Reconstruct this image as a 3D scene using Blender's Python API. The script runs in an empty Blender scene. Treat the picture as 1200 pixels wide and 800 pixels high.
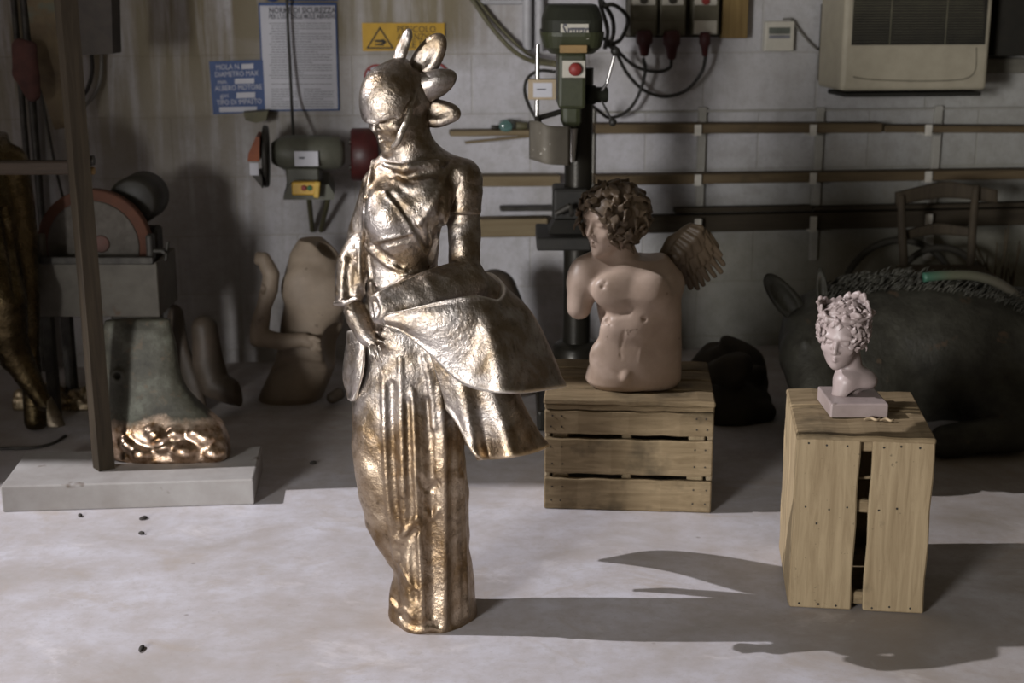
import bpy, bmesh, math, random
import numpy as np
from mathutils import Vector, Matrix, Euler
random.seed(7); RNG = np.random.default_rng(7)
scene = bpy.context.scene
COL = scene.collection
PI = math.pi

# ------------------------------------------------------------------ camera maths
F_PX = 1667.0; PITCH = math.radians(14.2); CAM_H = 1.6
cp, sp = math.cos(PITCH), math.sin(PITCH)
def ray(px, py):
    a = (px - 600.0) / F_PX; b = -(py - 400.0) / F_PX
    return np.array([a, cp + b * sp, -sp + b * cp])
def P(px, py, Y):
    d = ray(px, py); t = Y / d[1]
    return np.array([d[0] * t, Y, CAM_H + d[2] * t])
def G(px, py, h=0.0):
    d = ray(px, py); t = (h - CAM_H) / d[2]
    return np.array([d[0] * t, d[1] * t, h])
def mpp(Y, Z=0.7):
    return (Y * cp + (CAM_H - Z) * sp) / F_PX
# the back wall: a plane turned a few degrees
WA = math.atan(0.12); WO = np.array([0, 6.1, 0.0])
WU = np.array([math.cos(WA), math.sin(WA), 0]); WN = np.array([math.sin(WA), -math.cos(WA), 0]); WZ = np.array([0, 0, 1.0])
def W(px, py, off=0.0):
    d = ray(px, py); o = np.array([0, 0, CAM_H]); q = WO + WN * off
    t = np.dot(q - o, WN) / np.dot(d, WN)
    return o + d * t
def wuz(px, py, off=0.0):
    p = W(px, py, off) - WO
    return float(np.dot(p, WU)), float(p[2])
WM = Matrix(((WU[0], -WN[0], 0, WO[0]), (WU[1], -WN[1], 0, WO[1]), (0, 0, 1, 0), (0, 0, 0, 1)))   # local x=u, y=into wall, z

# ------------------------------------------------------------------ mesh helpers
class MB:
    def __init__(s): s.v = []; s.f = []; s.sm = []
    def add(s, vs, fs, smooth=False):
        o = len(s.v); s.v.extend([tuple(float(c) for c in p) for p in vs])
        s.f.extend([tuple(i + o for i in f) for f in fs]); s.sm.extend([smooth] * len(fs)); return s
    def obj(s, name, mat, parent=None, org=None):
        return link_mesh(name, np.array(s.v, dtype=float), s.f, mat, parent, org, s.sm)
def link_mesh(name, V, Fc, mat, parent=None, org=None, smooth=True):
    V = np.asarray(V, dtype=float)
    if parent is not None: org = np.array(parent['_o'])
    elif org is None: org = np.array([(V[:, 0].min() + V[:, 0].max()) / 2, (V[:, 1].min() + V[:, 1].max()) / 2, V[:, 2].min()])
    V = V - np.asarray(org)
    me = bpy.data.meshes.new(name)
    me.from_pydata(V.tolist(), [], Fc if isinstance(Fc, list) else Fc.tolist())
    if smooth is True: me.polygons.foreach_set('use_smooth', [True] * len(me.polygons))
    elif smooth: me.polygons.foreach_set('use_smooth', smooth)
    me.update(); me.materials.append(mat)
    o = bpy.data.objects.new(name, me); COL.objects.link(o)
    if parent is not None:
        o.parent = parent; o['_o'] = [float(c) for c in org]
    else:
        o.location = org; o['_o'] = [float(c) for c in org]
    return o
def tag(o, label=None, cat=None, group=None, kind=None):
    if label: o['label'] = label
    if cat: o['category'] = cat
    if group: o['group'] = group
    if kind: o['kind'] = kind
    return o
def thing(name, loc, label, cat, group=None):
    o = bpy.data.objects.new(name, None); COL.objects.link(o); o.location = [float(c) for c in loc]
    o.empty_display_size = 0.05; o['_o'] = [float(c) for c in loc]
    return tag(o, label, cat, group)
def R3(rx=0, ry=0, rz=0):
    return np.array(Euler((rx, ry, rz)).to_matrix())
def box(mb, c, s, rot=None, bev=0.003, M=None, seg=1):
    bm = bmesh.new(); bmesh.ops.create_cube(bm, size=1.0)
    for v in bm.verts: v.co = Vector((v.co.x * s[0], v.co.y * s[1], v.co.z * s[2]))
    b = min(bev, min(s) * 0.45)
    if b > 0: bmesh.ops.bevel(bm, geom=list(bm.edges), offset=b, segments=seg, profile=0.5, affect='EDGES')
    V = np.array([v.co[:] for v in bm.verts])
    for i, v in enumerate(bm.verts): v.index = i
    Fs = [[v.index for v in f.verts] for f in bm.faces]; bm.free()
    if rot is not None: V = V @ np.asarray(rot).T
    V = V + np.asarray(c)
    if M is not None:
        M4 = np.array(M); V = V @ M4[:3, :3].T + M4[:3, 3]
    return mb.add(V, Fs)
def frame_of(d, up=(0, 0, 1)):
    d = np.asarray(d, float); d = d / (np.linalg.norm(d) + 1e-12)
    up = np.asarray(up, float)
    if abs(np.dot(d, up)) > 0.97: up = np.array([1.0, 0, 0])
    a = np.cross(up, d); a /= np.linalg.norm(a); b = np.cross(d, a)
    return a, b, d
def cyl(mb, p0, p1, r0, r1=None, n=20, caps=True, bev=0.0):
    p0 = np.asarray(p0, float); p1 = np.asarray(p1, float)
    if r1 is None: r1 = r0
    a, b, d = frame_of(p1 - p0); L = np.linalg.norm(p1 - p0)
    prof = [(0, r0), (L, r1)]
    if bev > 0: prof = [(0, r0 - bev), (bev, r0), (L - bev, r1), (L, r1 - bev)]
    rings = []
    for t, r in prof:
        rings.append([p0 + d * t + r * (math.cos(k * 2 * PI / n) * a + math.sin(k * 2 * PI / n) * b) for k in range(n)])
    V = [p for rg in rings for p in rg]; Fs = []
    for i in range(len(rings) - 1):
        for k in range(n): Fs.append((i * n + k, i * n + (k + 1) % n, (i + 1) * n + (k + 1) % n, (i + 1) * n + k))
    mb.add(V, Fs, True)
    if caps:
        o = len(mb.v)
        mb.add(rings[0], [tuple(range(n - 1, -1, -1))]); mb.add(rings[-1], [tuple(range(n))])
    return mb
def lathe(mb, p0, axis, prof, n=28):
    a, b, d = frame_of(axis); p0 = np.asarray(p0, float)
    V = []; Fs = []
    for t, r in prof:
        V += [p0 + d * t + r * (math.cos(k * 2 * PI / n) * a + math.sin(k * 2 * PI / n) * b) for k in range(n)]
    m = len(prof)
    for i in range(m - 1):
        for k in range(n): Fs.append((i * n + k, i * n + (k + 1) % n, (i + 1) * n + (k + 1) % n, (i + 1) * n + k))
    Fs.append(tuple(range(n - 1, -1, -1))); Fs.append(tuple((m - 1) * n + k for k in range(n)))
    return mb.add(V, Fs, True)
def catmull(pts, n):
    pts = np.asarray(pts, float)
    m = len(pts)
    if m == 2:
        t = np.linspace(0, 1, n).reshape((-1,) + (1,) * (pts.ndim - 1)); return pts[0] * (1 - t) + pts[1] * t
    ext = np.concatenate([[2 * pts[0] - pts[1]], pts, [2 * pts[-1] - pts[-2]]])
    u = np.linspace(0, m - 1 - 1e-9, n); i = u.astype(int); t = (u - i).reshape((-1,) + (1,) * (pts.ndim - 1))
    p0, p1, p2, p3 = ext[i], ext[i + 1], ext[i + 2], ext[i + 3]
    return 0.5 * (2 * p1 + (p2 - p0) * t + (2 * p0 - 5 * p1 + 4 * p2 - p3) * t ** 2 + (-p0 + 3 * p1 - 3 * p2 + p3) * t ** 3)
def tube(mb, pts, r, n=8, seg=8):
    pts = np.asarray(pts, float)
    c = catmull(pts, (len(pts) - 1) * seg + 1)
    rr = np.interp(np.linspace(0, 1, len(c)), np.linspace(0, 1, len(np.atleast_1d(r))), np.atleast_1d(r)) if np.ndim(r) else np.full(len(c), r)
    up = np.array([0.13, 0.21, 0.97]); V = []; Fs = []; a = None
    for i in range(len(c)):
        d = c[min(i + 1, len(c) - 1)] - c[max(i - 1, 0)]; d /= np.linalg.norm(d) + 1e-12
        if a is None: a = np.cross(up, d) if abs(np.dot(up, d)) < .95 else np.cross([1, 0, 0], d)
        a = a - d * np.dot(a, d); a /= np.linalg.norm(a) + 1e-12; b = np.cross(d, a)
        V += [c[i] + rr[i] * (math.cos(k * 2 * PI / n) * a + math.sin(k * 2 * PI / n) * b) for k in range(n)]
    for i in range(len(c) - 1):
        for k in range(n): Fs.append((i * n + k, i * n + (k + 1) % n, (i + 1) * n + (k + 1) % n, (i + 1) * n + k))
    Fs.append(tuple(range(n - 1, -1, -1))); Fs.append(tuple((len(c) - 1) * n + k for k in range(n)))
    return mb.add(V, Fs, True)
def sheet(mb, ctrl, nu, nv, th, rim=0.0):
    """ctrl[r][c] = 3D points; a smooth shell of thickness th through them"""
    A = np.asarray(ctrl, float)
    S = catmull(A, nu)                                   # (nu, C, 3)
    S = np.swapaxes(catmull(np.swapaxes(S, 0, 1), nv), 0, 1)   # (nu, nv, 3)
    du = np.gradient(S, axis=0); dv = np.gradient(S, axis=1)
    N = np.cross(du, dv); N /= np.linalg.norm(N, axis=2, keepdims=True) + 1e-12
    T = np.full((nu, nv, 1), th / 2)
    if rim > 0:
        e = np.ones((nu, nv)); 
        e[-3:, :] = np.array([1 + rim * .5, 1 + rim, 1 + rim])[:, None]
        e[:3, :] = np.maximum(e[:3, :], np.array([1 + rim, 1 + rim, 1 + rim * .5])[:, None])
        T = T * e[:, :, None]
    top = S + N * T; bot = S - N * T
    V = np.concatenate([top.reshape(-1, 3), bot.reshape(-1, 3)]); o = nu * nv; Fs = []
    for i in range(nu - 1):
        for j in range(nv - 1):
            q = (i * nv + j, i * nv + j + 1, (i + 1) * nv + j + 1, (i + 1) * nv + j)
            Fs.append(q[::-1]); Fs.append(tuple(k + o for k in q))
    bd = [(0, j) for j in range(nv)] + [(i, nv - 1) for i in range(1, nu)] + [(nu - 1, j) for j in range(nv - 2, -1, -1)] + [(i, 0) for i in range(nu - 2, 0, -1)]
    ids = [i * nv + j for i, j in bd]
    for k in range(len(ids)):
        a, b = ids[k], ids[(k + 1) % len(ids)]; Fs.append((a, b, b + o, a + o))
    return mb.add(V, Fs, True)
def prism(mb, poly, axis_pts, smooth=False):
    """poly: list of 3D points of the front outline; axis_pts: offset vector to the back"""
    poly = [np.asarray(p, float) for p in poly]; off = np.asarray(axis_pts, float); n = len(poly)
    V = poly + [p + off for p in poly]
    Fs = [tuple(range(n)), tuple(range(2 * n - 1, n - 1, -1))]
    for k in range(n): Fs.append((k, k + n, (k + 1) % n + n, (k + 1) % n))
    return mb.add(V, Fs, smooth)
def lettering(name, txt, size, M, mat, parent, align='LEFT', ext=0.0006, bold=0.0, sx=1.0, fit=None):
    cu = bpy.data.curves.new('t', 'FONT'); cu.body = txt; cu.size = size; cu.align_x = align; cu.extrude = ext; cu.offset = bold; cu.resolution_u = 2
    to = bpy.data.objects.new('t', cu); COL.objects.link(to)
    dg = bpy.context.evaluated_depsgraph_get(); me = bpy.data.meshes.new_from_object(to.evaluated_get(dg))
    V = np.array([v.co[:] for v in me.vertices]) * np.array([sx, 1, 1]); Fs = [list(p.vertices) for p in me.polygons]
    if fit: V = V * np.array([fit / (V[:, 0].max() * (1 / sx)) / sx, 1, 1])
    bpy.data.objects.remove(to); bpy.data.curves.remove(cu); bpy.data.meshes.remove(me)
    M4 = np.array(M); V = V @ M4[:3, :3].T + M4[:3, 3]
    return link_mesh(name, V, Fs, mat, parent, smooth=False)

# ------------------------------------------------------------------ signed-distance sculpting
class SDF:
    def __init__(s, lo, hi, res):
        s.lo = np.asarray(lo, float); s.res = res
        s.n = np.ceil((np.asarray(hi, float) - s.lo) / res).astype(int) + 1
        s.ax = [(s.lo[i] + res * np.arange(s.n[i])).astype(np.float32) for i in range(3)]
        s.d = np.full(s.n, 1.0, np.float32)
    def _win(s, bmin, bmax, m):
        a = np.clip(np.floor((np.asarray(bmin) - m - s.lo) / s.res).astype(int), 0, s.n)
        b = np.clip(np.ceil((np.asarray(bmax) + m - s.lo) / s.res).astype(int) + 1, 0, s.n)
        return tuple(slice(int(a[i]), int(b[i])) for i in range(3))
    def op(s, fn, bmin, bmax, k=0.01, sub=False):
        w = s._win(bmin, bmax, max(k, 3 * s.res) * 1.3)
        if any(q.stop <= q.start for q in w): return s
        X = s.ax[0][w[0]][:, None, None]; Y = s.ax[1][w[1]][None, :, None]; Z = s.ax[2][w[2]][None, None, :]
        v = fn(X, Y, Z).astype(np.float32); a = s.d[w]
        if sub:
            h = np.clip(0.5 - 0.5 * (a + v) / k, 0, 1); s.d[w] = a * (1 - h) - v * h + k * h * (1 - h)
        else:
            h = np.clip(0.5 + 0.5 * (v - a) / k, 0, 1); s.d[w] = v * (1 - h) + a * h - k * h * (1 - h)
        return s
    def ell(s, c, r, rot=None, k=0.01, sub=False):
        c = np.asarray(c, float); r = np.asarray(r, float)
        Rm = np.eye(3) if rot is None else np.asarray(rot)
        ext = np.sqrt(((Rm * r) ** 2).sum(1))
        def fn(X, Y, Z):
            x, y, z = X - c[0], Y - c[1], Z - c[2]
            a = (Rm[0, 0] * x + Rm[1, 0] * y + Rm[2, 0] * z) / r[0]
            b = (Rm[0, 1] * x + Rm[1, 1] * y + Rm[2, 1] * z) / r[1]
            e = (Rm[0, 2] * x + Rm[1, 2] * y + Rm[2, 2] * z) / r[2]
            k0 = np.sqrt(a * a + b * b + e * e); k1 = np.sqrt((a / r[0]) ** 2 + (b / r[1]) ** 2 + (e / r[2]) ** 2)
            return np.where(k1 > 1e-6, k0 * (k0 - 1) / np.maximum(k1, 1e-6), -r.min())
        return s.op(fn, c - ext, c + ext, k, sub)
    def cone(s, p, q, ra, rb=None, k=0.01, sub=False, flat=None):
        p = np.asarray(p, float); q = np.asarray(q, float); rb = ra if rb is None else rb
        d = q - p
        if flat is not None:
            n = np.asarray(flat[0], float); n = n / np.linalg.norm(n); g = flat[1]
            d = d + (g - 1) * np.dot(d, n) * n
        L2 = float(np.dot(d, d)) + 1e-12; R = max(ra, rb)
        def fn(X, Y, Z):
            x, y, z = X - p[0], Y - p[1], Z - p[2]
            if flat is not None:
                t = (x * n[0] + y * n[1] + z * n[2]) * (g - 1); x = x + t * n[0]; y = y + t * n[1]; z = z + t * n[2]
            h = np.clip((x * d[0] + y * d[1] + z * d[2]) / L2, 0, 1)
            v = np.sqrt((x - h * d[0]) ** 2 + (y - h * d[1]) ** 2 + (z - h * d[2]) ** 2) - (ra + (rb - ra) * h)
            return v if flat is None else v / max(1.0, g)
        return s.op(fn, np.minimum(p, q) - R, np.maximum(p, q) + R, k, sub)
    def chain(s, pts, rs, k=0.01, sub=False, flat=None):
        rs = np.broadcast_to(rs, (len(pts),)) if np.ndim(rs) == 0 else np.asarray(rs, float)
        pts = np.array([np.asarray(p, float) for p in pts])
        if flat is not None:
            n = np.asarray(flat[0], float); n = n / np.linalg.norm(n); g = flat[1]
        segs = []
        for i in range(len(pts) - 1):
            d = pts[i + 1] - pts[i]
            if flat is not None: d = d + (g - 1) * np.dot(d, n) * n
            segs.append((pts[i], d, float(np.dot(d, d)) + 1e-12, float(rs[i]), float(rs[i + 1])))
        def fn(X, Y, Z):
            v = None
            for p, d, L2, ra, rb in segs:
                x, y, z = X - p[0], Y - p[1], Z - p[2]
                if flat is not None:
                    t = (x * n[0] + y * n[1] + z * n[2]) * (g - 1); x = x + t * n[0]; y = y + t * n[1]; z = z + t * n[2]
                h = np.clip((x * d[0] + y * d[1] + z * d[2]) / L2, 0, 1)
                w = np.sqrt((x - h * d[0]) ** 2 + (y - h * d[1]) ** 2 + (z - h * d[2]) ** 2) - (ra + (rb - ra) * h)
                v = w if v is None else np.minimum(v, w)
            return v if flat is None else v / max(1.0, g)
        R = float(rs.max()); return s.op(fn, pts.min(0) - R, pts.max(0) + R, k, sub)
    def rbox(s, c, h, rnd=0.005, rot=None, k=0.005, sub=False):
        c = np.asarray(c, float); h = np.asarray(h, float) - rnd; Rm = np.eye(3) if rot is None else np.asarray(rot)
        ext = (np.abs(Rm) * (h + rnd)).sum(1)
        def fn(X, Y, Z):
            x, y, z = X - c[0], Y - c[1], Z - c[2]
            a = np.abs(Rm[0, 0] * x + Rm[1, 0] * y + Rm[2, 0] * z) - h[0]
            b = np.abs(Rm[0, 1] * x + Rm[1, 1] * y + Rm[2, 1] * z) - h[1]
            e = np.abs(Rm[0, 2] * x + Rm[1, 2] * y + Rm[2, 2] * z) - h[2]
            o = np.sqrt(np.maximum(a, 0) ** 2 + np.maximum(b, 0) ** 2 + np.maximum(e, 0) ** 2)
            return o + np.minimum(np.maximum(np.maximum(a, b), e), 0) - rnd
        return s.op(fn, c - ext, c + ext, k, sub)
    def torus(s, c, axis, Rr, r, k=0.004, sub=False):
        c = np.asarray(c, float); ax = np.asarray(axis, float); ax = ax / np.linalg.norm(ax)
        def fn(X, Y, Z):
            x, y, z = X - c[0], Y - c[1], Z - c[2]
            h = x * ax[0] + y * ax[1] + z * ax[2]; q = np.sqrt(np.maximum(x * x + y * y + z * z - h * h, 0)) - Rr
            return np.sqrt(q * q + h * h) - r
        return s.op(fn, c - Rr - r, c + Rr + r, k, sub)
    def half(s, p, n, k=0.004):
        """cut away everything on the side the normal points to"""
        p = np.asarray(p, float); n = np.asarray(n, float); n = n / np.linalg.norm(n)
        fn = lambda X, Y, Z: (X - p[0]) * n[0] + (Y - p[1]) * n[1] + (Z - p[2]) * n[2]
        X = s.ax[0][:, None, None]; Y = s.ax[1][None, :, None]; Z = s.ax[2][None, None, :]
        v = fn(X, Y, Z).astype(np.float32); a = s.d
        h = np.clip(0.5 - 0.5 * (v - a) / k, 0, 1) 
        s.d = (a * h + v * (1 - h) + k * h * (1 - h)).astype(np.float32)
        return s
    def column(s, rows, k=0.01, power=2.0, yc=None, sub=False):
        """rows of (z, x_left, x_right, y_centre, depth_radius), any order"""
        rows = sorted(rows); A = np.array(rows, float); z0, z1 = A[0, 0], A[-1, 0]
        def fn(X, Y, Z):
            z = np.clip(Z, z0, z1); zz = z.ravel()
            pl = [np.interp(zz, A[:, 0], A[:, i]).reshape(z.shape) for i in range(1, 5)]
            cx = (pl[0] + pl[1]) / 2; rx = (pl[1] - pl[0]) / 2
            q = ((np.abs(X - cx) / rx) ** power + (np.abs(Y - pl[2]) / pl[3]) ** power) ** (1 / power)
            v = (q - 1) * np.minimum(rx, pl[3]) * 0.9
            dz = np.maximum(np.maximum(z0 - Z, Z - z1), -0.2)
            return np.where(dz > 0, np.sqrt(np.maximum(v, 0) ** 2 + dz ** 2), np.maximum(v, dz))
        return s.op(fn, (A[:, 1].min(), (A[:, 3] - A[:, 4]).min(), z0), (A[:, 2].max(), (A[:, 3] + A[:, 4]).max(), z1), k, sub)
    def val(s, p):
        q = (np.asarray(p) - s.lo) / s.res; i = np.floor(q).astype(int); f = q - i
        if (i < 0).any() or (i + 1 >= s.n).any(): return 1.0
        c = s.d[i[0]:i[0] + 2, i[1]:i[1] + 2, i[2]:i[2] + 2]
        c = c[0] * (1 - f[0]) + c[1] * f[0]; c = c[0] * (1 - f[1]) + c[1] * f[1]
        return float(c[0] * (1 - f[2]) + c[1] * f[2])
    def hit(s, px, py, deep=0.0):
        """where the sight line first meets the surface (used to lay seams on a sculpture)"""
        d = ray(px, py); o = np.array([0, 0, CAM_H]); y0 = s.lo[1]; y1 = s.lo[1] + s.n[1] * s.res
        ys = np.arange(y0, y1, s.res); P_ = o + d * (ys / d[1])[:, None]
        i = np.round((P_ - s.lo) / s.res).astype(int); ok = ((i >= 0) & (i < s.n)).all(1); i = np.clip(i, 0, s.n - 1)
        v = np.where(ok, s.d[i[:, 0], i[:, 1], i[:, 2]], 1.0); w = np.nonzero(v < 0)[0]
        if len(w) == 0: return None
        a, b = ys[max(w[0] - 2, 0)], ys[w[0]] + s.res
        for _ in range(12):
            m = (a + b) / 2
            if s.val(o + d * (m / d[1])) < 0: b = m
            else: a = m
        return o + d * (b / d[1])
    def seam(s, pix, r, k=0.005, sub=False, n=None, lift=0.0):
        n = n or (len(pix) * 5)
        c = catmull(np.array([q[:2] for q in pix], float), n)
        pts = [s.hit(a, b) for a, b in c]; pts = [p for p in pts if p is not None]
        if len(pts) < 2: return s
        pts = np.array(pts); pts[:, 1] -= lift
        for _ in range(3):
            if len(pts) > 3: pts[1:-1] = pts[1:-1] * .5 + (pts[:-2] + pts[2:]) * .25
        keep = [pts[0]]
        for p in pts[1:]:
            if np.linalg.norm(p - keep[-1]) < 0.09: keep.append(p)
        if len(keep) > 1: s.chain(keep, r, k, sub)
        return s
    def lump(s, px, py, r, k=0.03, sink=.6, rot=None):
        p = s.hit(px, py)
        if p is None: return s
        return s.ell(p + np.array([0, r[1] * sink, 0]), r, rot, k)
    def noise(s, amp, scale, seed=1, band=0.03):
        """low-frequency hand-modelled unevenness (sum of random sines)"""
        rg = np.random.default_rng(seed); X = s.ax[0][:, None, None]; Y = s.ax[1][None, :, None]; Z = s.ax[2][None, None, :]
        v = np.zeros(s.n, np.float32)
        for _ in range(5):
            w = rg.normal(size=3); w = w / np.linalg.norm(w) * scale * rg.uniform(.6, 1.6)
            v += np.sin(w[0] * X + w[1] * Y + w[2] * Z + rg.uniform(0, 6)).astype(np.float32)
        s.d += v * amp / 2.2
        return s
    def mesh(s):
        d = np.pad(s.d, 1, constant_values=1.0); S = d < 0; nx, ny, nz = d.shape
        cnt = np.zeros((nx - 1, ny - 1, nz - 1), np.int8)
        for i in (0, 1):
            for j in (0, 1):
                for l in (0, 1): cnt += S[i:nx - 1 + i, j:ny - 1 + j, l:nz - 1 + l]
        act = (cnt > 0) & (cnt < 8); idx = np.argwhere(act)
        ids = np.full(act.shape, -1, np.int64); ids[act] = np.arange(len(idx))
        acc = np.zeros((len(idx), 3)); num = np.zeros(len(idx))
        for ax in range(3):
            o1, o2 = [q for q in range(3) if q != ax]
            for u in (0, 1):
                for w in (0, 1):
                    off = np.zeros(3, int); off[o1] = u; off[o2] = w; a = idx + off; b = a.copy(); b[:, ax] += 1
                    va = d[a[:, 0], a[:, 1], a[:, 2]]; vb = d[b[:, 0], b[:, 1], b[:, 2]]; cr = (va < 0) != (vb < 0)
                    t = np.where(cr, va / np.where(cr, va - vb, 1), 0); p = off.astype(float)[None].repeat(len(idx), 0); p[:, ax] += t
                    acc[cr] += p[cr]; num[cr] += 1
        V = (idx + acc / num[:, None] - 1) * s.res + s.lo
        Fs = []
        for ax in range(3):
            o1, o2 = (ax + 1) % 3, (ax + 2) % 3
            sl0 = [slice(None)] * 3; sl1 = [slice(None)] * 3; sl0[ax] = slice(0, -1); sl1[ax] = slice(1, None)
            e = np.argwhere(S[tuple(sl0)] != S[tuple(sl1)])
            e = e[(e[:, o1] > 0) & (e[:, o2] > 0)]
            ins = S[e[:, 0], e[:, 1], e[:, 2]]
            def cid(du, dv):
                q = e.copy(); q[:, o1] -= du; q[:, o2] -= dv; return ids[q[:, 0], q[:, 1], q[:, 2]]
            Q = np.stack([cid(1, 1), cid(0, 1), cid(0, 0), cid(1, 0)], 1)
            Q[~ins] = Q[~ins][:, ::-1]; Fs.append(Q)
        Fs = np.concatenate(Fs); Fs = Fs[(Fs >= 0).all(1)]
        return V, Fs
    def obj(s, name, mat, parent=None, org=None, smooth_it=1):
        V, Fs = s.mesh()
        for _ in range(smooth_it):
            acc = np.zeros_like(V); cn = np.zeros(len(V))
            for a, b in ((0, 1), (1, 2), (2, 3), (3, 0)):
                np.add.at(acc, Fs[:, a], V[Fs[:, b]]); np.add.at(cn, Fs[:, a], 1)
                np.add.at(acc, Fs[:, b], V[Fs[:, a]]); np.add.at(cn, Fs[:, b], 1)
            V = V * 0.5 + 0.5 * acc / np.maximum(cn, 1)[:, None]
        return link_mesh(name, V, Fs, mat, parent, org, True)

# ------------------------------------------------------------------ materials
def new_mat(name):
    m = bpy.data.materials.new(name); m.use_nodes = True
    nt = m.node_tree; b = nt.nodes['Principled BSDF']
    return m, nt, b
def N(nt, t, **kw):
    n = nt.nodes.new(t)
    for k, v in kw.items():
        if k in n.inputs.keys(): n.inputs[k].default_value = v
        else: setattr(n, k, v)
    return n
def c4(c): return (c[0], c[1], c[2], 1.0)
def ramp(nt, src, stops):
    r = N(nt, 'ShaderNodeValToRGB'); e = r.color_ramp.elements
    while len(e) < len(stops): e.new(0.5)
    for i, (p, c) in enumerate(stops):
        e[i].position = p; e[i].color = c4(c) if np.ndim(c) else (c, c, c, 1)
    nt.links.new(src, r.inputs[0]); return r.outputs[0]
def mixc(nt, fac, a, b, mode='MIX'):
    m = N(nt, 'ShaderNodeMix'); m.data_type = 'RGBA'; m.blend_type = mode
    for sock, v in ((m.inputs[0], fac), (m.inputs[6], a), (m.inputs[7], b)):
        if hasattr(v, 'is_linked'): nt.links.new(v, sock)
        elif np.ndim(v): sock.default_value = c4(v)
        else: sock.default_value = v
    return m.outputs[2]
def coords(nt, scale=(1, 1, 1), rot=(0, 0, 0)):
    t = N(nt, 'ShaderNodeTexCoord'); mp = N(nt, 'ShaderNodeMapping')
    mp.inputs['Scale'].default_value = scale; mp.inputs['Rotation'].default_value = rot
    nt.links.new(t.outputs['Object'], mp.inputs[0]); return mp.outputs[0]
def noise(nt, vec, scale, detail=4, rough=0.55, dist=0.0):
    n = N(nt, 'ShaderNodeTexNoise'); n.inputs['Scale'].default_value = scale; n.inputs['Detail'].default_value = detail
    n.inputs['Roughness'].default_value = rough; n.inputs['Distortion'].default_value = dist
    nt.links.new(vec, n.inputs['Vector']); return n.outputs[0]
def bump(nt, bsdf, src, strength=0.3, dist=0.01):
    b = N(nt, 'ShaderNodeBump'); b.inputs['Strength'].default_value = strength; b.inputs['Distance'].default_value = dist
    nt.links.new(src, b.inputs['Height'])
    nt.links.new(b.outputs[0], bsdf.inputs['Normal']); return b
def paint(name, c1, c2=None, rough=0.55, metal=0.0, scale=18, spots=None, bstr=0.15, bscale=60, lo=.35, hi=.7, spec=.4):
    m, nt, b = new_mat(name); v = coords(nt); c2 = c2 or tuple(x * .72 for x in c1)
    col = ramp(nt, noise(nt, v, scale, 5, .6), [(lo, c2), (hi, c1)])
    if spots: col = mixc(nt, ramp(nt, noise(nt, v, spots[1], 3, .6), [(spots[2], 0.0), (spots[2] + .06, 1.0)]), col, spots[0])
    nt.links.new(col, b.inputs['Base Color']); b.inputs['Roughness'].default_value = rough; b.inputs['Metallic'].default_value = metal
    b.inputs['Specular IOR Level'].default_value = spec
    if bstr: bump(nt, b, noise(nt, v, bscale, 4), bstr, .004)
    return m
def wood(name, c1, c2, axis='X', rough=0.75, dark=(.05, .04, .025), sc=1.0, stain=.62, knots=True):
    m, nt, b = new_mat(name)
    s = {'X': (1.2, 16, 16), 'Y': (16, 1.2, 16), 'Z': (16, 16, 1.2)}[axis]
    oi = N(nt, 'ShaderNodeObjectInfo'); t = N(nt, 'ShaderNodeTexCoord'); ad = N(nt, 'ShaderNodeVectorMath', operation='ADD')
    cm = N(nt, 'ShaderNodeCombineXYZ'); mu = N(nt, 'ShaderNodeMath', operation='MULTIPLY'); mu.inputs[1].default_value = 7.3
    nt.links.new(oi.outputs['Random'], mu.inputs[0])
    for i in range(3): nt.links.new(mu.outputs[0], cm.inputs[i])
    nt.links.new(t.outputs['Object'], ad.inputs[0]); nt.links.new(cm.outputs[0], ad.inputs[1])
    mp = N(nt, 'ShaderNodeMapping'); mp.inputs['Scale'].default_value = tuple(x * sc for x in s); nt.links.new(ad.outputs[0], mp.inputs[0])
    g = noise(nt, mp.outputs[0], 3.0, 6, .65, .6)
    col = ramp(nt, g, [(.3, c2), (.62, c1), (.85, tuple(min(1, x * 1.15) for x in c1))])
    st = ramp(nt, noise(nt, ad.outputs[0], 5.5, 4, .6), [(stain, 0.0), (stain + .16, .75)])
    col = mixc(nt, st, col, dark)
    fine = ramp(nt, noise(nt, ad.outputs[0], 70, 3, .6), [(.68, 0.0), (.74, .6)])
    col = mixc(nt, fine, col, tuple(x * 1.5 for x in dark))
    nt.links.new(col, b.inputs['Base Color']); b.inputs['Roughness'].default_value = rough; b.inputs['Specular IOR Level'].default_value = .2
    bump(nt, b, g, .35, .004)
    return m
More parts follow.
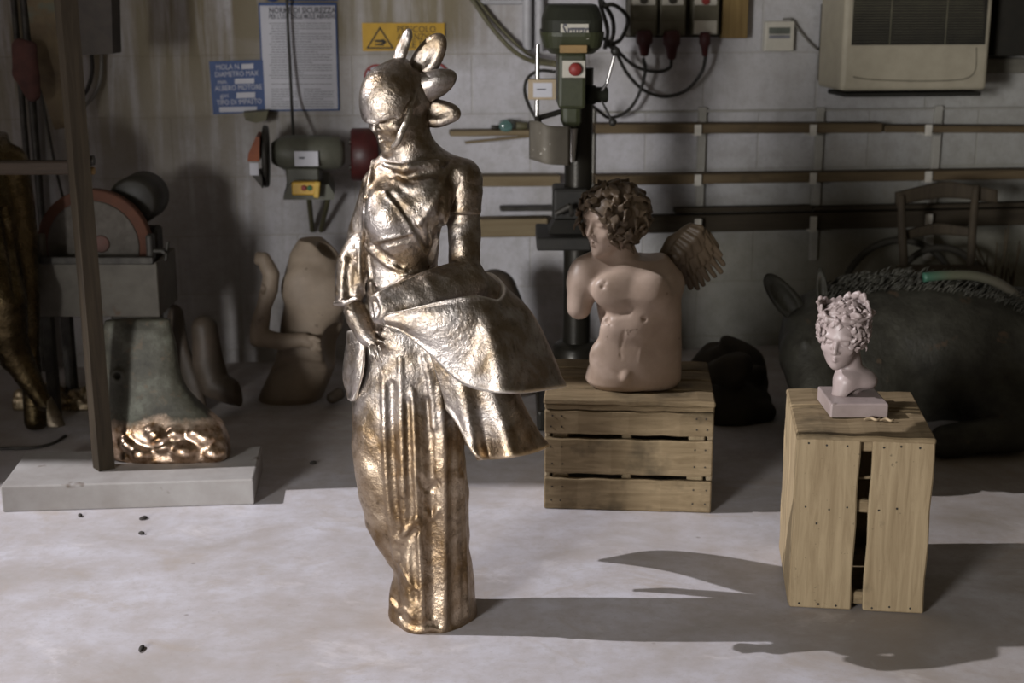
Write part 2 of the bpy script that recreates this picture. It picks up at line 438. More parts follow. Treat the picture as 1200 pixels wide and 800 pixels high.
def bronze(name, gold, silver, dark, rl=.24, rh=.46, scale=9, pointy=True, mixlo=.38, mixhi=.64):
    m, nt, b = new_mat(name); v = coords(nt)
    n1 = noise(nt, v, scale, 5, .6, .4); n2 = noise(nt, v, scale * 4.2, 5, .7)
    col = ramp(nt, n1, [(mixlo, gold), (mixhi, silver)])
    col = mixc(nt, ramp(nt, n2, [(.52, 0.0), (.72, .75)]), col, dark)
    if pointy:
        ge = N(nt, 'ShaderNodeNewGeometry')
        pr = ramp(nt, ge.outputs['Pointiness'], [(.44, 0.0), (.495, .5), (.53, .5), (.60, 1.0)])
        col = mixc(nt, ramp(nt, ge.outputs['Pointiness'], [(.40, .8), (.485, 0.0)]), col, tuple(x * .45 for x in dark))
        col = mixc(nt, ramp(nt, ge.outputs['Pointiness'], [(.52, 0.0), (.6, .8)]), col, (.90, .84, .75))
    nt.links.new(col, b.inputs['Base Color']); b.inputs['Metallic'].default_value = 1.0
    rr = ramp(nt, n2, [(.3, rl), (.7, rh)]); nt.links.new(rr, b.inputs['Roughness'])
    m1 = N(nt, 'ShaderNodeMath', operation='MULTIPLY_ADD'); m1.inputs[1].default_value = .35
    nt.links.new(noise(nt, v, scale * 14, 4, .7), m1.inputs[0]); nt.links.new(noise(nt, v, scale * 4, 5, .65), m1.inputs[2])
    bump(nt, b, m1.outputs[0], .42, .009)
    return m
# ------------------------------------------------------------------ camera, light, render look
cam = bpy.data.cameras.new('camera'); cam.sensor_width = 36; cam.lens = F_PX * 36 / 1200
cam.dof.use_dof = True; cam.dof.focus_distance = 3.62; cam.dof.aperture_fstop = 3.2; cam.clip_start = 0.05
co = bpy.data.objects.new('camera', cam); COL.objects.link(co); co.location = (0, 0, CAM_H); co.rotation_euler = (PI / 2 - PITCH, 0, 0)
scene.camera = co
vs = scene.view_settings; vs.view_transform = 'Standard'; vs.look = 'None'; vs.gamma = 1; vs.use_curve_mapping = False; vs.exposure = 0.0
w = bpy.data.worlds.new('world'); scene.world = w; w.use_nodes = True
w.node_tree.nodes['Background'].inputs[0].default_value = (1.0, .82, .54, 1); w.node_tree.nodes['Background'].inputs[1].default_value = 0.058
# a floodlight high up on the left, outside the edge of the roof
fl_ = bpy.data.lights.new('floodlight', 'AREA'); fl_.shape = 'DISK'; fl_.size = .07; fl_.energy = 860; fl_.color = (.985, .96, 1.0)
fo = bpy.data.objects.new('floodlight', fl_); COL.objects.link(fo); fo.location = (-7.3, 3.65, 6.0)
fo.rotation_euler = (Vector((0.0, 3.5, .2)) - Vector(fo.location)).to_track_quat('-Z', 'Y').to_euler()
al = bpy.data.lights.new('doorway_daylight', 'AREA'); al.shape = 'RECTANGLE'; al.size = 1.2; al.size_y = 1.5; al.energy = 510; al.color = (1.0, .985, .98)
ao = bpy.data.objects.new('doorway_daylight', al); COL.objects.link(ao); ao.location = (-3.8, -2.8, 1.5)
ao.rotation_euler = (Vector((0.3, 5, .9)) - Vector(ao.location)).to_track_quat('-Z', 'Z').to_euler()

# ------------------------------------------------------------------ the room
def floor_mat():
    m, nt, b = new_mat('concrete_floor'); v = coords(nt)
    vs_ = coords(nt, (1.0, 1.35, 1))
    n1 = noise(nt, vs_, 1.7, 6, .62, .5); n2 = noise(nt, v, 9, 6, .65); n3 = noise(nt, v, 70, 3, .7)
    col = ramp(nt, n1, [(.34, (.39, .36, .35)), (.47, (.48, .46, .485)), (.66, (.555, .545, .595))])
    col = mixc(nt, ramp(nt, n2, [(.35, .5), (.6, 0.0)]), col, (.37, .32, .285))
    col = mixc(nt, ramp(nt, noise(nt, vs_, 3.1, 5, .7, .8), [(.58, 0.0), (.70, .5)]), col, (.66, .63, .645))
    col = mixc(nt, ramp(nt, noise(nt, vs_, 2.4, 6, .72, 1.2), [(.56, 0.0), (.68, .6)]), col, (.40, .345, .30))
    col = mixc(nt, ramp(nt, noise(nt, v, 28, 4, .7), [(.36, .4), (.5, 0.0)]), col, (.40, .375, .37))
    col = mixc(nt, ramp(nt, n3, [(.60, 0.0), (.74, .35)]), col, (.28, .25, .235))
    vo = N(nt, 'ShaderNodeTexVoronoi'); vo.inputs['Scale'].default_value = 6; nt.links.new(v, vo.inputs['Vector'])
    col = mixc(nt, ramp(nt, vo.outputs['Distance'], [(.02, .55), (.05, 0.0)]), col, (.2, .17, .15))
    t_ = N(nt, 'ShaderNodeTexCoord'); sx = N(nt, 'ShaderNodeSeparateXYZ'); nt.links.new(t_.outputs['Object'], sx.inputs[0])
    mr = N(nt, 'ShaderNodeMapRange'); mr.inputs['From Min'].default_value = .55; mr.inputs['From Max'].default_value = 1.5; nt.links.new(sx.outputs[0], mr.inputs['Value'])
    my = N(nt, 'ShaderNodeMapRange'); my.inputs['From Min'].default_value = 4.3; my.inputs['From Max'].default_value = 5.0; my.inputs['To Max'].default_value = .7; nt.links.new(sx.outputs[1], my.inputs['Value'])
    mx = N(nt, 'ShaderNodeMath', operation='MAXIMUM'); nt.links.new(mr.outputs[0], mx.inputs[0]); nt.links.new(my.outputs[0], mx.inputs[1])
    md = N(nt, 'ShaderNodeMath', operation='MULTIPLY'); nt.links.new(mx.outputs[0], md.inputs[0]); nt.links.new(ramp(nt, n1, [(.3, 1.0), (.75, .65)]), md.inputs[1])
    col = mixc(nt, md.outputs[0], col, mixc(nt, 1.0, col, (.62, .58, .49), 'MULTIPLY'))  # right: dirt and weaker light painted into the colour; back: shade painted in
    nt.links.new(col, b.inputs['Base Color']); b.inputs['Roughness'].default_value = .62; b.inputs['Specular IOR Level'].default_value = .25
    bump(nt, b, n2, .12, .004); return m
def wall_mat():
    m, nt, b = new_mat('block_wall')
    t = N(nt, 'ShaderNodeTexCoord'); sx = N(nt, 'ShaderNodeSeparateXYZ'); nt.links.new(t.outputs['Object'], sx.inputs[0])
    cb = N(nt, 'ShaderNodeCombineXYZ'); nt.links.new(sx.outputs[0], cb.inputs[0]); nt.links.new(sx.outputs[2], cb.inputs[1])
    mp = N(nt, 'ShaderNodeMapping'); mp.inputs['Location'].default_value = (.17, .195, 0); nt.links.new(cb.outputs[0], mp.inputs[0])
    br = N(nt, 'ShaderNodeTexBrick'); br.offset = .5; br.inputs['Scale'].default_value = 1.0
    br.inputs['Brick Width'].default_value = .5; br.inputs['Row Height'].default_value = .25; br.inputs['Mortar Size'].default_value = .004; br.inputs['Mortar Smooth'].default_value = .6
    br.inputs['Color1'].default_value = (.50, .49, .52, 1); br.inputs['Color2'].default_value = (.54, .53, .56, 1); br.inputs['Mortar'].default_value = (.46, .445, .43, 1)
    nt.links.new(mp.outputs[0], br.inputs['Vector'])
    v = t.outputs['Object']
    pits = noise(nt, v, 55, 4, .75); big = noise(nt, v, 2.2, 5, .6)
    col = mixc(nt, ramp(nt, pits, [(.56, 0.0), (.70, .5)]), br.outputs['Color'], (.27, .26, .255))
    col = mixc(nt, ramp(nt, noise(nt, v, 13, 5, .7), [(.38, .55), (.56, 0.0)]), col, (.36, .345, .345))
    col = mixc(nt, ramp(nt, big, [(.42, 0.0), (.68, .5)]), col, (.38, .36, .35))
    # brown water streaks running down the left part of the wall
    mp2 = N(nt, 'ShaderNodeMapping'); mp2.inputs['Scale'].default_value = (9, 1, .75); nt.links.new(v, mp2.inputs[0])
    stn = noise(nt, mp2.outputs[0], 1.3, 6, .62, .3)
    mk = N(nt, 'ShaderNodeMapRange'); mk.inputs['From Min'].default_value = -.45; mk.inputs['From Max'].default_value = -1.2; nt.links.new(sx.outputs[0], mk.inputs['Value'])
    mz = N(nt, 'ShaderNodeMapRange'); mz.inputs['From Min'].default_value = .5; mz.inputs['From Max'].default_value = 1.3; nt.links.new(sx.outputs[2], mz.inputs['Value'])
    mt = N(nt, 'ShaderNodeMapRange'); mt.inputs['From Min'].default_value = 1.22; mt.inputs['From Max'].default_value = 1.38; nt.links.new(sx.outputs[2], mt.inputs['Value'])
    mw = N(nt, 'ShaderNodeMapRange'); mw.inputs['From Min'].default_value = .15; mw.inputs['From Max'].default_value = -.25; nt.links.new(sx.outputs[0], mw.inputs['Value'])
    mtw = N(nt, 'ShaderNodeMath', operation='MULTIPLY'); nt.links.new(mt.outputs[0], mtw.inputs[0]); nt.links.new(mw.outputs[0], mtw.inputs[1])
    mkk = N(nt, 'ShaderNodeMath', operation='MAXIMUM'); nt.links.new(mk.outputs[0], mkk.inputs[0]); nt.links.new(mtw.outputs[0], mkk.inputs[1])
    mm = N(nt, 'ShaderNodeMath', operation='MULTIPLY'); nt.links.new(mkk.outputs[0], mm.inputs[0]); nt.links.new(ramp(nt, stn, [(.46, 1.0), (.64, .35)]), mm.inputs[1])
    ma = N(nt, 'ShaderNodeMath', operation='MULTIPLY_ADD'); ma.inputs[1].default_value = .65; ma.inputs[2].default_value = .35; nt.links.new(mz.outputs[0], ma.inputs[0])
    mf = N(nt, 'ShaderNodeMath', operation='MULTIPLY'); nt.links.new(mm.outputs[0], mf.inputs[0]); nt.links.new(ma.outputs[0], mf.inputs[1])
    col = mixc(nt, mf.outputs[0], col, (.20, .17, .115))
    # right part of the wall: greenish tone, with weaker light painted in as darkening
    mr = N(nt, 'ShaderNodeMapRange'); mr.inputs['From Min'].default_value = .5; mr.inputs['From Max'].default_value = 2.0; mr.inputs['To Max'].default_value = .8; nt.links.new(sx.outputs[0], mr.inputs['Value'])
    col = mixc(nt, mr.outputs[0], col, mixc(nt, 1.0, col, (.66, .67, .58), 'MULTIPLY'))
    # shade painted into the colour along the foot of the wall on the right
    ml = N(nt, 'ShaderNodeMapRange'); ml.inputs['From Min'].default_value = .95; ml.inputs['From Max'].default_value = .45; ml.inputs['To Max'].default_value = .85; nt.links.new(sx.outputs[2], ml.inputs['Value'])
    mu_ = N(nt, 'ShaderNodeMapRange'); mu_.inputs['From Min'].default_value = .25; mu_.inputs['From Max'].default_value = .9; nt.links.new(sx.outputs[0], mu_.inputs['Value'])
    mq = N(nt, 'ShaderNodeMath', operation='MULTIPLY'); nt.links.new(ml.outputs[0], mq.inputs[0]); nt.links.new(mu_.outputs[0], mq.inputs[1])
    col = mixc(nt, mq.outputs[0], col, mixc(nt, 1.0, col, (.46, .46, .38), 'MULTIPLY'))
    # brownish grime around the rest, above the machines
    col = mixc(nt, ramp(nt, noise(nt, v, 1.1, 4, .6, .5), [(.50, 0.0), (.72, .55)]), col, (.30, .275, .215))
    nt.links.new(col, b.inputs['Base Color']); b.inputs['Roughness'].default_value = .9; b.inputs['Specular IOR Level'].default_value = .15
    ad = N(nt, 'ShaderNodeMath', operation='MULTIPLY_ADD'); ad.inputs[1].default_value = -1.0
    nt.links.new(br.outputs['Fac'], ad.inputs[0]); nt.links.new(pits, ad.inputs[2])
    bump(nt, b, ad.outputs[0], .5, .008); return m
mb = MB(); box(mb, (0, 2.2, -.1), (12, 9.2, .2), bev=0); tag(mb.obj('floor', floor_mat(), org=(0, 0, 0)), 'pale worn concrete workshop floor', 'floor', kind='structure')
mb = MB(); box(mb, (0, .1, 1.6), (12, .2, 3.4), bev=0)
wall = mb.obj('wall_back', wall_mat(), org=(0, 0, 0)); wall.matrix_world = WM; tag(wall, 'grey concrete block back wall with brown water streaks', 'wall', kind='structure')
M_LIGHT_CUT = paint('light_cut_board', (.42, .40, .37), rough=.9)
mb = MB(); box(mb, (-.5, 5.485, 3.35), (13, 3.0, .1), bev=0); tag(mb.obj('light_cut_roof', M_LIGHT_CUT, org=(0, 5.4, 3.3)), 'added unseen flat roof slab that cuts the floodlight off the back of the workshop', 'light_cut_roof', kind='structure')  # unseen slab, added so that its edge cuts off the floodlight
M_LIGHT_STOP = paint('light_stop_plaster', (.36, .34, .31), rough=.9)
mb = MB(); box(mb, (-4.62, .9, 1.65), (3.9, .2, 3.3), bev=0); tag(mb.obj('light_stop_wall', M_LIGHT_STOP), 'added unseen short wall, left of the camera, keeping doorway daylight off the left side', 'wall', kind='structure')  # unseen wall, added to dim the doorway daylight on the left
# ------------------------------------------------------------------ head builder used by three sculptures
def head_axes(fwd, roll=0.0):
    f = np.asarray(fwd, float); f = f / np.linalg.norm(f)
    r = np.cross(f, (0, 0, 1)); r /= np.linalg.norm(r); u = np.cross(r, f)
    r2 = r * math.cos(roll) + u * math.sin(roll); u2 = np.cross(r2, f)
    return r2, f, u2          # right hand side of the head, forward, up
def sculpt_head(S, c, H, ax, eyes=True, ears=True):
    r, f, u = ax; R = np.stack([r, f, u], 1)
    L = lambda x, y, z: np.asarray(c) + H * (x * r + y * f + z * u)      # chin at z=-.5, crown at z=.5
    S.ell(L(0, -.06, .14), np.array([.315, .40, .36]) * H, R, k=.01 * H / .2)
    S.ell(L(0, .10, -.12), np.array([.27, .27, .36]) * H, R, k=.04 * H)
    S.ell(L(0, .19, -.36), np.array([.15, .15, .13]) * H, R, k=.07 * H)
    S.ell(L(0, .295, -.415), np.array([.075, .06, .06]) * H, R, k=.05 * H)      # chin
    S.ell(L(0, .29, .10), np.array([.22, .06, .05]) * H, R, k=.06 * H)          # brow
    for q in (-1, 1):
        S.ell(L(q * .13, .36, .005), np.array([.085, .055, .05]) * H, R, k=.035 * H, sub=True)
        S.ell(L(q * .17, .25, -.13), np.array([.085, .07, .07]) * H, R, k=.06 * H)   # cheek
        if eyes:
            S.ell(L(q * .13, .292, .0), np.array([.062, .048, .036]) * H, R, k=.008 * H)
            S.cone(L(q * .075, .335, .025), L(q * .19, .295, .027), .013 * H, .011 * H, k=.01 * H)
            S.cone(L(q * .045, .345, .085), L(q * .2, .30, .095), .02 * H, .014 * H, k=.03 * H)
        if ears: S.ell(L(q * .315, -.06, -.02), np.array([.03, .065, .1]) * H, R, k=.02 * H)
    S.cone(L(0, .335, .06), L(0, .415, -.125), .028 * H, .04 * H, k=.03 * H)      # nose
    for q in (-1, 1): S.ell(L(q * .042, .375, -.135), np.array([.034, .035, .028]) * H, R, k=.018 * H)
    for q in (-1, 1):
        S.cone(L(0, .372, -.232), L(q * .085, .325, -.243), .019 * H, .008 * H, k=.012 * H)
        S.cone(L(0, .366, -.282), L(q * .07, .325, -.268), .026 * H, .01 * H, k=.014 * H)
    S.cone(L(-.1, .36, -.256), L(.1, .36, -.256), .008 * H, k=.01 * H, sub=True)
    return L
# ------------------------------------------------------------------ the bronze statue
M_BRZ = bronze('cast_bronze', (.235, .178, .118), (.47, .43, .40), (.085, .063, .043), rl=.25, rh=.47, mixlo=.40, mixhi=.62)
M_BRZ_SKIRT = bronze('cast_bronze_brown', (.44, .32, .185), (.56, .475, .375), (.24, .17, .095), rl=.32, rh=.52)
YS = 3.43
K = mpp(YS)
statue = thing('bronze_statue', G(505, 718), 'tall bronze statue of a standing robed woman in a petal helmet, centre of the floor', 'statue')
def Q(px, py, dy=0.0): return P(px, py, YS + dy)
def rowZ(py, xl, xr, yc, ry):
    a = P(xl, py, YS + yc); b = P(xr, py, YS + yc); return (a[2], a[0], b[0], YS + yc, ry)
def build_body():
    lo = np.array([Q(385, 700)[0], YS - .30, -.005]); hi = np.array([Q(600, 700)[0], YS + .17, Q(470, 55)[2]])
    S = SDF(lo, hi, .0034)
    # robe: from the hips down to the floor
    rows = [rowZ(380, 425, 532, 0, .105), rowZ(420, 424, 532, 0, .11), rowZ(450, 417, 532, -.005, .112), rowZ(480, 416, 536, -.01, .115), rowZ(510, 416, 544, -.01, .115), rowZ(545, 417, 547, -.01, .113),
            rowZ(580, 421, 550, -.005, .108), rowZ(610, 430, 550, 0, .10), rowZ(640, 448, 550, 0, .092), rowZ(658, 459, 552, 0, .088), rowZ(672, 463, 553, 0, .09), rowZ(700, 461, 556, 0, .095), rowZ(719, 462, 558, 0, .098)]
    rows.append((0.0,) + rows[-1][1:])
    S.column(rows, k=.02, power=2.3)
    # keel running down the front, the right half of the robe falls back from it
    S.chain([Q(512, 420, -.075), Q(517, 520, -.085), Q(519, 600, -.075), Q(519, 680, -.068), Q(518, 735, -.072)], np.array([22, 20, 19, 17, 19]) * K, k=.035)
    S.chain([Q(478, 420, -.07), Q(484, 540, -.085), Q(488, 640, -.075), Q(490, 732, -.08)], np.array([20, 21, 19, 20]) * K, k=.03)
    S.chain([Q(433, 470, -.04), Q(435, 540, -.05), Q(447, 610, -.04), Q(464, 652, -.03)], np.array([17, 18, 15, 8]) * K, k=.03)
    S.cone(Q(470, 690, -.03), Q(470, 716, -.04), 10 * K, 14 * K, k=.03)
    # torso
    S.column([rowZ(195, 446, 535, 0, .062), rowZ(218, 436, 535, -.005, .085), rowZ(250, 429, 522, -.01, .095), rowZ(280, 427, 516, -.01, .09), rowZ(310, 426, 514, 0, .085), rowZ(350, 427, 522, 0, .095), rowZ(395, 425, 532, 0, .105)], k=.025, power=2.2)
    S.lump(455, 254, (27 * K, .045, 30 * K), k=.04, sink=.55); S.lump(500, 244, (25 * K, .04, 28 * K), k=.04, sink=.6)
    # neck and shoulders
    S.cone(Q(482, 200, .01), Q(478, 145, .01), 27 * K, 25 * K, k=.03)
    S.chain([Q(486, 178, .02), Q(520, 196, .02), Q(543, 208, .01)], np.array([20, 18, 19]) * K, k=.03)
    S.chain([Q(470, 185, .02), Q(452, 200, .01), Q(442, 215, 0)], np.array([16, 14, 14]) * K, k=.03)
    S.chain([Q(452, 192, -.065), Q(474, 197, -.07), Q(480, 195, -.07), Q(512, 190, -.05)], np.array([4, 6, 6, 4]) * K, k=.02)       # collar bones
    # head
    r = head_axes((-.72, -.66, -.20))
    L = sculpt_head(S, Q(469, 128, .005), .205, r, eyes=False, ears=False)
    S.ell(Q(500, 108, .08), (15 * K, .05, 18 * K), k=.03)        # knot of hair at the back
    # right arm: shoulder, elbow
    S.chain([Q(543, 212, 0), Q(543, 262, -.005), Q(545, 322, -.05)], np.array([20, 19, 18]) * K, k=.02)
    # forearm inside its sleeve
    S.chain([Q(550, 335, -.055), Q(505, 350, -.108), Q(452, 364, -.138)], np.array([23, 22, 19]) * K, k=.02)
    S.chain([Q(548, 324, -.06), Q(500, 337, -.108), Q(448, 355, -.135)], np.array([17, 17, 15]) * K, k=.02)
    S.chain([Q(553, 338, -.02), Q(577, 356, -.02), Q(606, 388, -.02)], np.array([24, 24, 20]) * K, k=.02)
    S.ell(Q(430, 362, -.165), (13 * K, .03, 14 * K), k=.008, sub=True)
    # left upper arm, bent forearm
    S.chain([Q(440, 218, 0), Q(424, 275, .02), Q(410, 330, -.02)], np.array([15, 17, 15]) * K, k=.02)
    S.chain([Q(407, 345, -.03), Q(418, 372, -.07), Q(431, 396, -.105)], np.array([12, 11.5, 10]) * K, k=.012)
    # palm and five fingers, curled over the fold of the robe
    S.ell(Q(438, 401, -.12), (8 * K, .014, 8 * K), k=.012)
    for i, (x0, y0, x1, y1, x2, y2, rr) in enumerate([(433, 406, 434, 415, 438, 421, 2.6), (437, 407, 439, 418, 443, 424, 2.8), (441, 406, 444, 418, 448, 425, 2.8), (444, 404, 448, 414, 452, 420, 2.6)]):
        S.chain([Q(x0, y0, -.135), Q(x1, y1, -.145), Q(x2, y2, -.128)], np.array([rr, rr, rr * .8]) * K, k=.004)
    S.chain([Q(443, 398, -.125), Q(450, 401, -.14), Q(454, 408, -.14)], np.array([3, 2.8, 2.4]) * K, k=.005)
    S.noise(.0020, 34, 3); S.noise(.0011, 95, 5);
    # seams, folds and hems laid over the surface
    se = lambda pix, r, k=.006, sub=False, lift=0: S.seam(pix, r * K * (.95 if sub else .9), k * .8, sub, lift=r * K * (.5 if sub else -.45))
    se([(450, 440), (451, 500), (454, 570), (459, 620), (464, 655)], 4.2, .008); se([(458, 450), (459, 520), (462, 580), (468, 630)], 4.5, .012, True)
    se([(483, 460), (487, 540), (490, 620), (494, 690), (495, 735)], 4.2, .008); se([(476, 470), (479, 560), (483, 640), (486, 700)], 4.5, .012, True); se([(501, 470), (505, 560), (506, 640), (507, 720)], 5, .014, True)
    se([(515, 455), (520, 520), (521, 600), (521, 670), (520, 735)], 4.5, .009); se([(532, 500), (533, 600), (534, 700), (534, 730)], 6, .02, True)
    se([(467, 632), (478, 620), (488, 608)], 4, .008); se([(467, 648), (476, 634), (487, 622)], 4, .01, True)
    se([(499, 600), (506, 608), (514, 597)], 4, .008); se([(470, 662), (480, 682), (490, 690)], 3, .006); se([(493, 560), (502, 575), (512, 566)], 3.5, .01, True)
    se([(540, 560), (543, 640), (546, 720)], 5, .012); se([(469, 420), (471, 500), (473, 580)], 3.5, .009); se([(497, 420), (505, 450), (509, 500)], 4, .01)
    se([(459, 705), (468, 715), (476, 714), (484, 722)], 4.5, .006); se([(470, 726), (478, 735), (490, 740), (503, 736), (518, 740)], 5, .007)
    se([(436, 350), (452, 339), (475, 330), (505, 317), (532, 309)], 2.6, .005)
    # neckline, wrap and bodice edges
    se([(451, 226), (465, 243), (480, 266), (493, 290), (503, 312)], 3.2, .005); se([(458, 226), (472, 244), (487, 266), (500, 292)], 3.2, .008, True)
    se([(437, 283), (452, 279), (466, 277), (481, 272)], 3, .005); se([(437, 290), (455, 286), (478, 280)], 3.5, .009, True)
    se([(428, 287), (445, 303), (458, 312), (474, 318)], 3.4, .005); se([(436, 286), (452, 300), (470, 311)], 3.5, .008, True)
    se([(438, 190), (433, 215), (428, 240), (427, 275)], 4, .006)
    se([(527, 194), (519, 212), (511, 232), (500, 250), (490, 262)], 4, .006); se([(520, 236), (516, 260), (518, 290), (525, 305)], 4, .01, True)
    se([(464, 213), (484, 222), (505, 214)], 4, .012); se([(510, 262), (514, 280), (508, 300)], 7, .012, True)
    se([(432, 300), (435, 330), (441, 365), (444, 390)], 3.4, .006)
    return S
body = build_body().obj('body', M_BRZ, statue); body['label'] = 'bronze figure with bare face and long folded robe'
# the lower robe has its browner patina through the height of the cast
def two_tone(mat_lo, zc):
    """warm brown below, paler above: worn patina of the cast"""
    m = mat_lo; nt = m.node_tree; b = nt.nodes['Principled BSDF']
    src = b.inputs['Base Color'].links[0].from_socket
    g = N(nt, 'ShaderNodeTexCoord'); s = N(nt, 'ShaderNodeSeparateXYZ'); nt.links.new(g.outputs['Object'], s.inputs[0])
    nz = noise(nt, g.outputs['Object'], 6, 3); a = N(nt, 'ShaderNodeMath', operation='MULTIPLY_ADD'); a.inputs[1].default_value = .25
    nt.links.new(nz, a.inputs[0]); nt.links.new(s.outputs[2], a.inputs[2])
    f = ramp(nt, a.outputs[0], [(zc, 1.0), (zc + .12, 0.0)])
    nt.links.new(mixc(nt, f, src, mixc(nt, 1.0, src, (.97, .84, .66), 'MULTIPLY')), b.inputs['Base Color'])
two_tone(M_BRZ, .62)

def petal(ax0, ax1, wid, th, dyn, cup=.6, face=(-.5, -.85, .15), y0=.05, y1=.05):
    """one thick petal of the helmet: an oval pad with a shallow cupped face"""
    a = Q(ax0[0], ax0[1], y0); b = Q(ax1[0], ax1[1], y1); c = (a + b) / 2; d = b - a; Lh = np.linalg.norm(d) / 2; d /= np.linalg.norm(d)
    n = np.asarray(face, float); n -= d * np.dot(n, d); n /= np.linalg.norm(n); s = np.cross(n, d)
    Rm = np.stack([d, s, n], 1); rr = np.array([Lh, wid * K, th * K])
    S = SDF(c - Lh - .03, c + Lh + .03, .0028); S.ell(c, rr, Rm, k=.004)
    S.cone(a - d * .02, a + d * Lh * .8, wid * K * .45, wid * K * .8, k=.01, flat=(n, wid / th * .8))
    if cup: S.ell(c + n * th * K * (1.75 - cup * .9) + d * Lh * .12, np.array([Lh * .78, wid * K * .74, th * K * 1.0]), Rm, k=.006, sub=True)
    S.noise(.0010, 90, int(wid)); return S.obj('helmet_petal', M_BRZ, statue)
petal((464, 78), (480, 34), 8.5, 5, 0, cup=.0, face=(-.6, -.8, .1), y0=.02, y1=.03)
petal((482, 96), (520, 40), 16.5, 8, 0, cup=.2, face=(-.45, -.85, -.1), y0=.04, y1=.02)
petal((472, 117), (534, 86), 18, 15, 0, cup=0, face=(-.1, -.55, -.85), y0=.02, y1=.0)
petal((482, 131), (540, 134), 15.5, 8, 0, cup=.2, face=(-.25, -.95, .25), y0=.03, y1=.0)
petal((496, 92), (512, 118), 14, 9, 0, cup=0, face=(.6, -.6, 0), y0=.12, y1=.14)
def helmet():
    c = Q(464, 121, .0); lo = c - .17; hi = c + .17; r, f, u = head_axes((-.72, -.66, -.32)); Rm = np.stack([r, f, u], 1)
    p0, p1 = Q(430, 146, -.07), Q(489, 124, .0); e = p1 - p0; nb = np.cross(e, (-.15, 1.0, .10)); nb = nb if nb[2] < 0 else -nb
    def dome(g, top):
        S = SDF(lo, hi, .003); S.ell(c + .006 * f, np.array([.071, .079, .088]) + g, Rm, k=.004)
        S.cone(Q(463, 108, 0), Q(470, 86, .01), 24 * K + g, 13 * K + g, k=.03); return S
    S = dome(0, 0); S.half(p0 + np.array([0, 0, .004]), nb, .004)
    # the visor: a second shell over the forehead, its edge swept from the crown down to the brim
    T = dome(.0085, 1); T.half(p0, nb, .005)
    T.half(Q(482, 104, -.06), np.array([.93, .22, -.16]), .003)
    T.ell(Q(497, 145, -.04), (26 * K, .12, 34 * K), k=.003, sub=True)
    S.noise(.0012, 70, 2); T.noise(.0012, 70, 4)
    T.seam([(431, 142), (440, 144), (452, 143), (464, 139)], 2.0 * K, .004); T.seam([(478, 76), (485, 92), (484, 112), (475, 130), (465, 139)], 2.4 * K, .004, lift=-.001)
    S.seam([(478, 76), (486, 90), (487, 110), (480, 126), (468, 138)], 2.4 * K, .004, lift=-.001); S.seam([(440, 84), (452, 76), (466, 72)], 2 * K, .006)
    S.obj('helmet', M_BRZ, statue); T.obj('visor', M_BRZ, statue)
helmet()
mb = MB(); pts = [(481, 128, -.065), (477, 140, -.078), (473, 150, -.085), (469, 158, -.09), (466, 166, -.085), (461, 172, -.075)]
tube(mb, [Q(*p) for p in pts], [3.6 * K, 3.8 * K, 3.6 * K, 3 * K], 10); mb.obj('chin_strap', M_BRZ, statue)
def cap_sleeve():
    S = SDF(Q(515, 250, -.1) - .02, Q(575, 180, .1) + .03, .0035)
    S.chain([Q(541, 207, .005), Q(543, 225, .0), Q(543, 246, -.005)], np.array([21, 22, 20.5]) * K, k=.02)
    S.half(Q(545, 251, 0), (-.05, -.1, -1), .012); S.noise(.0018, 50, 9)
    S.seam([(526, 196), (523, 212), (521, 232), (527, 248)], 2.4 * K, .006)
    return S.obj('cap_sleeve', M_BRZ, statue)
cap_sleeve()
def left_sleeve():
    S = SDF(Q(385, 370, -.12) - .02, Q(450, 275, .1) + .03, .0035)
    S.chain([Q(427, 288, -.005), Q(416, 312, -.02), Q(409, 346, -.04)], np.array([20, 23, 17]) * K, k=.02)
    S.chain([Q(394, 356, -.05), Q(404, 354, -.085), Q(418, 349, -.09)], np.array([4, 4, 3.6]) * K, k=.006); S.noise(.0015, 55, 9)
    S.half(Q(405, 361, -.04), (-.2, -.3, -1), .004)
    S.seam([(423, 284), (421, 310), (425, 340), (434, 362)], 3.2 * K, .006); S.seam([(411, 300), (408, 325), (409, 345)], 5 * K, .014, True)
    return S.obj('sleeve', M_BRZ, statue)
left_sleeve()
# the wide bell sleeve that swings out to the right and round behind
top = [(449, 371, -.165), (480, 363, -.185), (520, 353, -.19), (556, 347, -.18), (581, 352, -.14), (588, 338, -.04), (572, 322, .04), (540, 325, .09), (500, 335, .11), (455, 345, .09)]
m1 = [(449, 373, -.17), (478, 370, -.19), (516, 370, -.205), (557, 372, -.20), (588, 383, -.185), (619, 366, -.03), (606, 366, .08), (560, 366, .15), (505, 372, .18), (447, 382, .14)]
m2 = [(450, 375, -.17), (474, 379, -.19), (511, 391, -.205), (553, 408, -.21), (593, 420, -.225), (640, 409, -.03), (632, 409, .12), (585, 409, .25), (512, 412, .32), (443, 418, .27)]
hem = [(452, 378, -.165), (474, 388, -.18), (505, 414, -.195), (545, 450, -.21), (600, 461, -.245), (657, 454, -.03), (650, 453, .14), (605, 455, .31), (520, 458, .40), (440, 462, .34)]
mb = MB(); sheet(mb, [[Q(*p) for p in r] for r in (top, m1, m2, hem)], 34, 90, .011, rim=.5); sl_ = mb.obj('bell_sleeve', M_BRZ, statue)
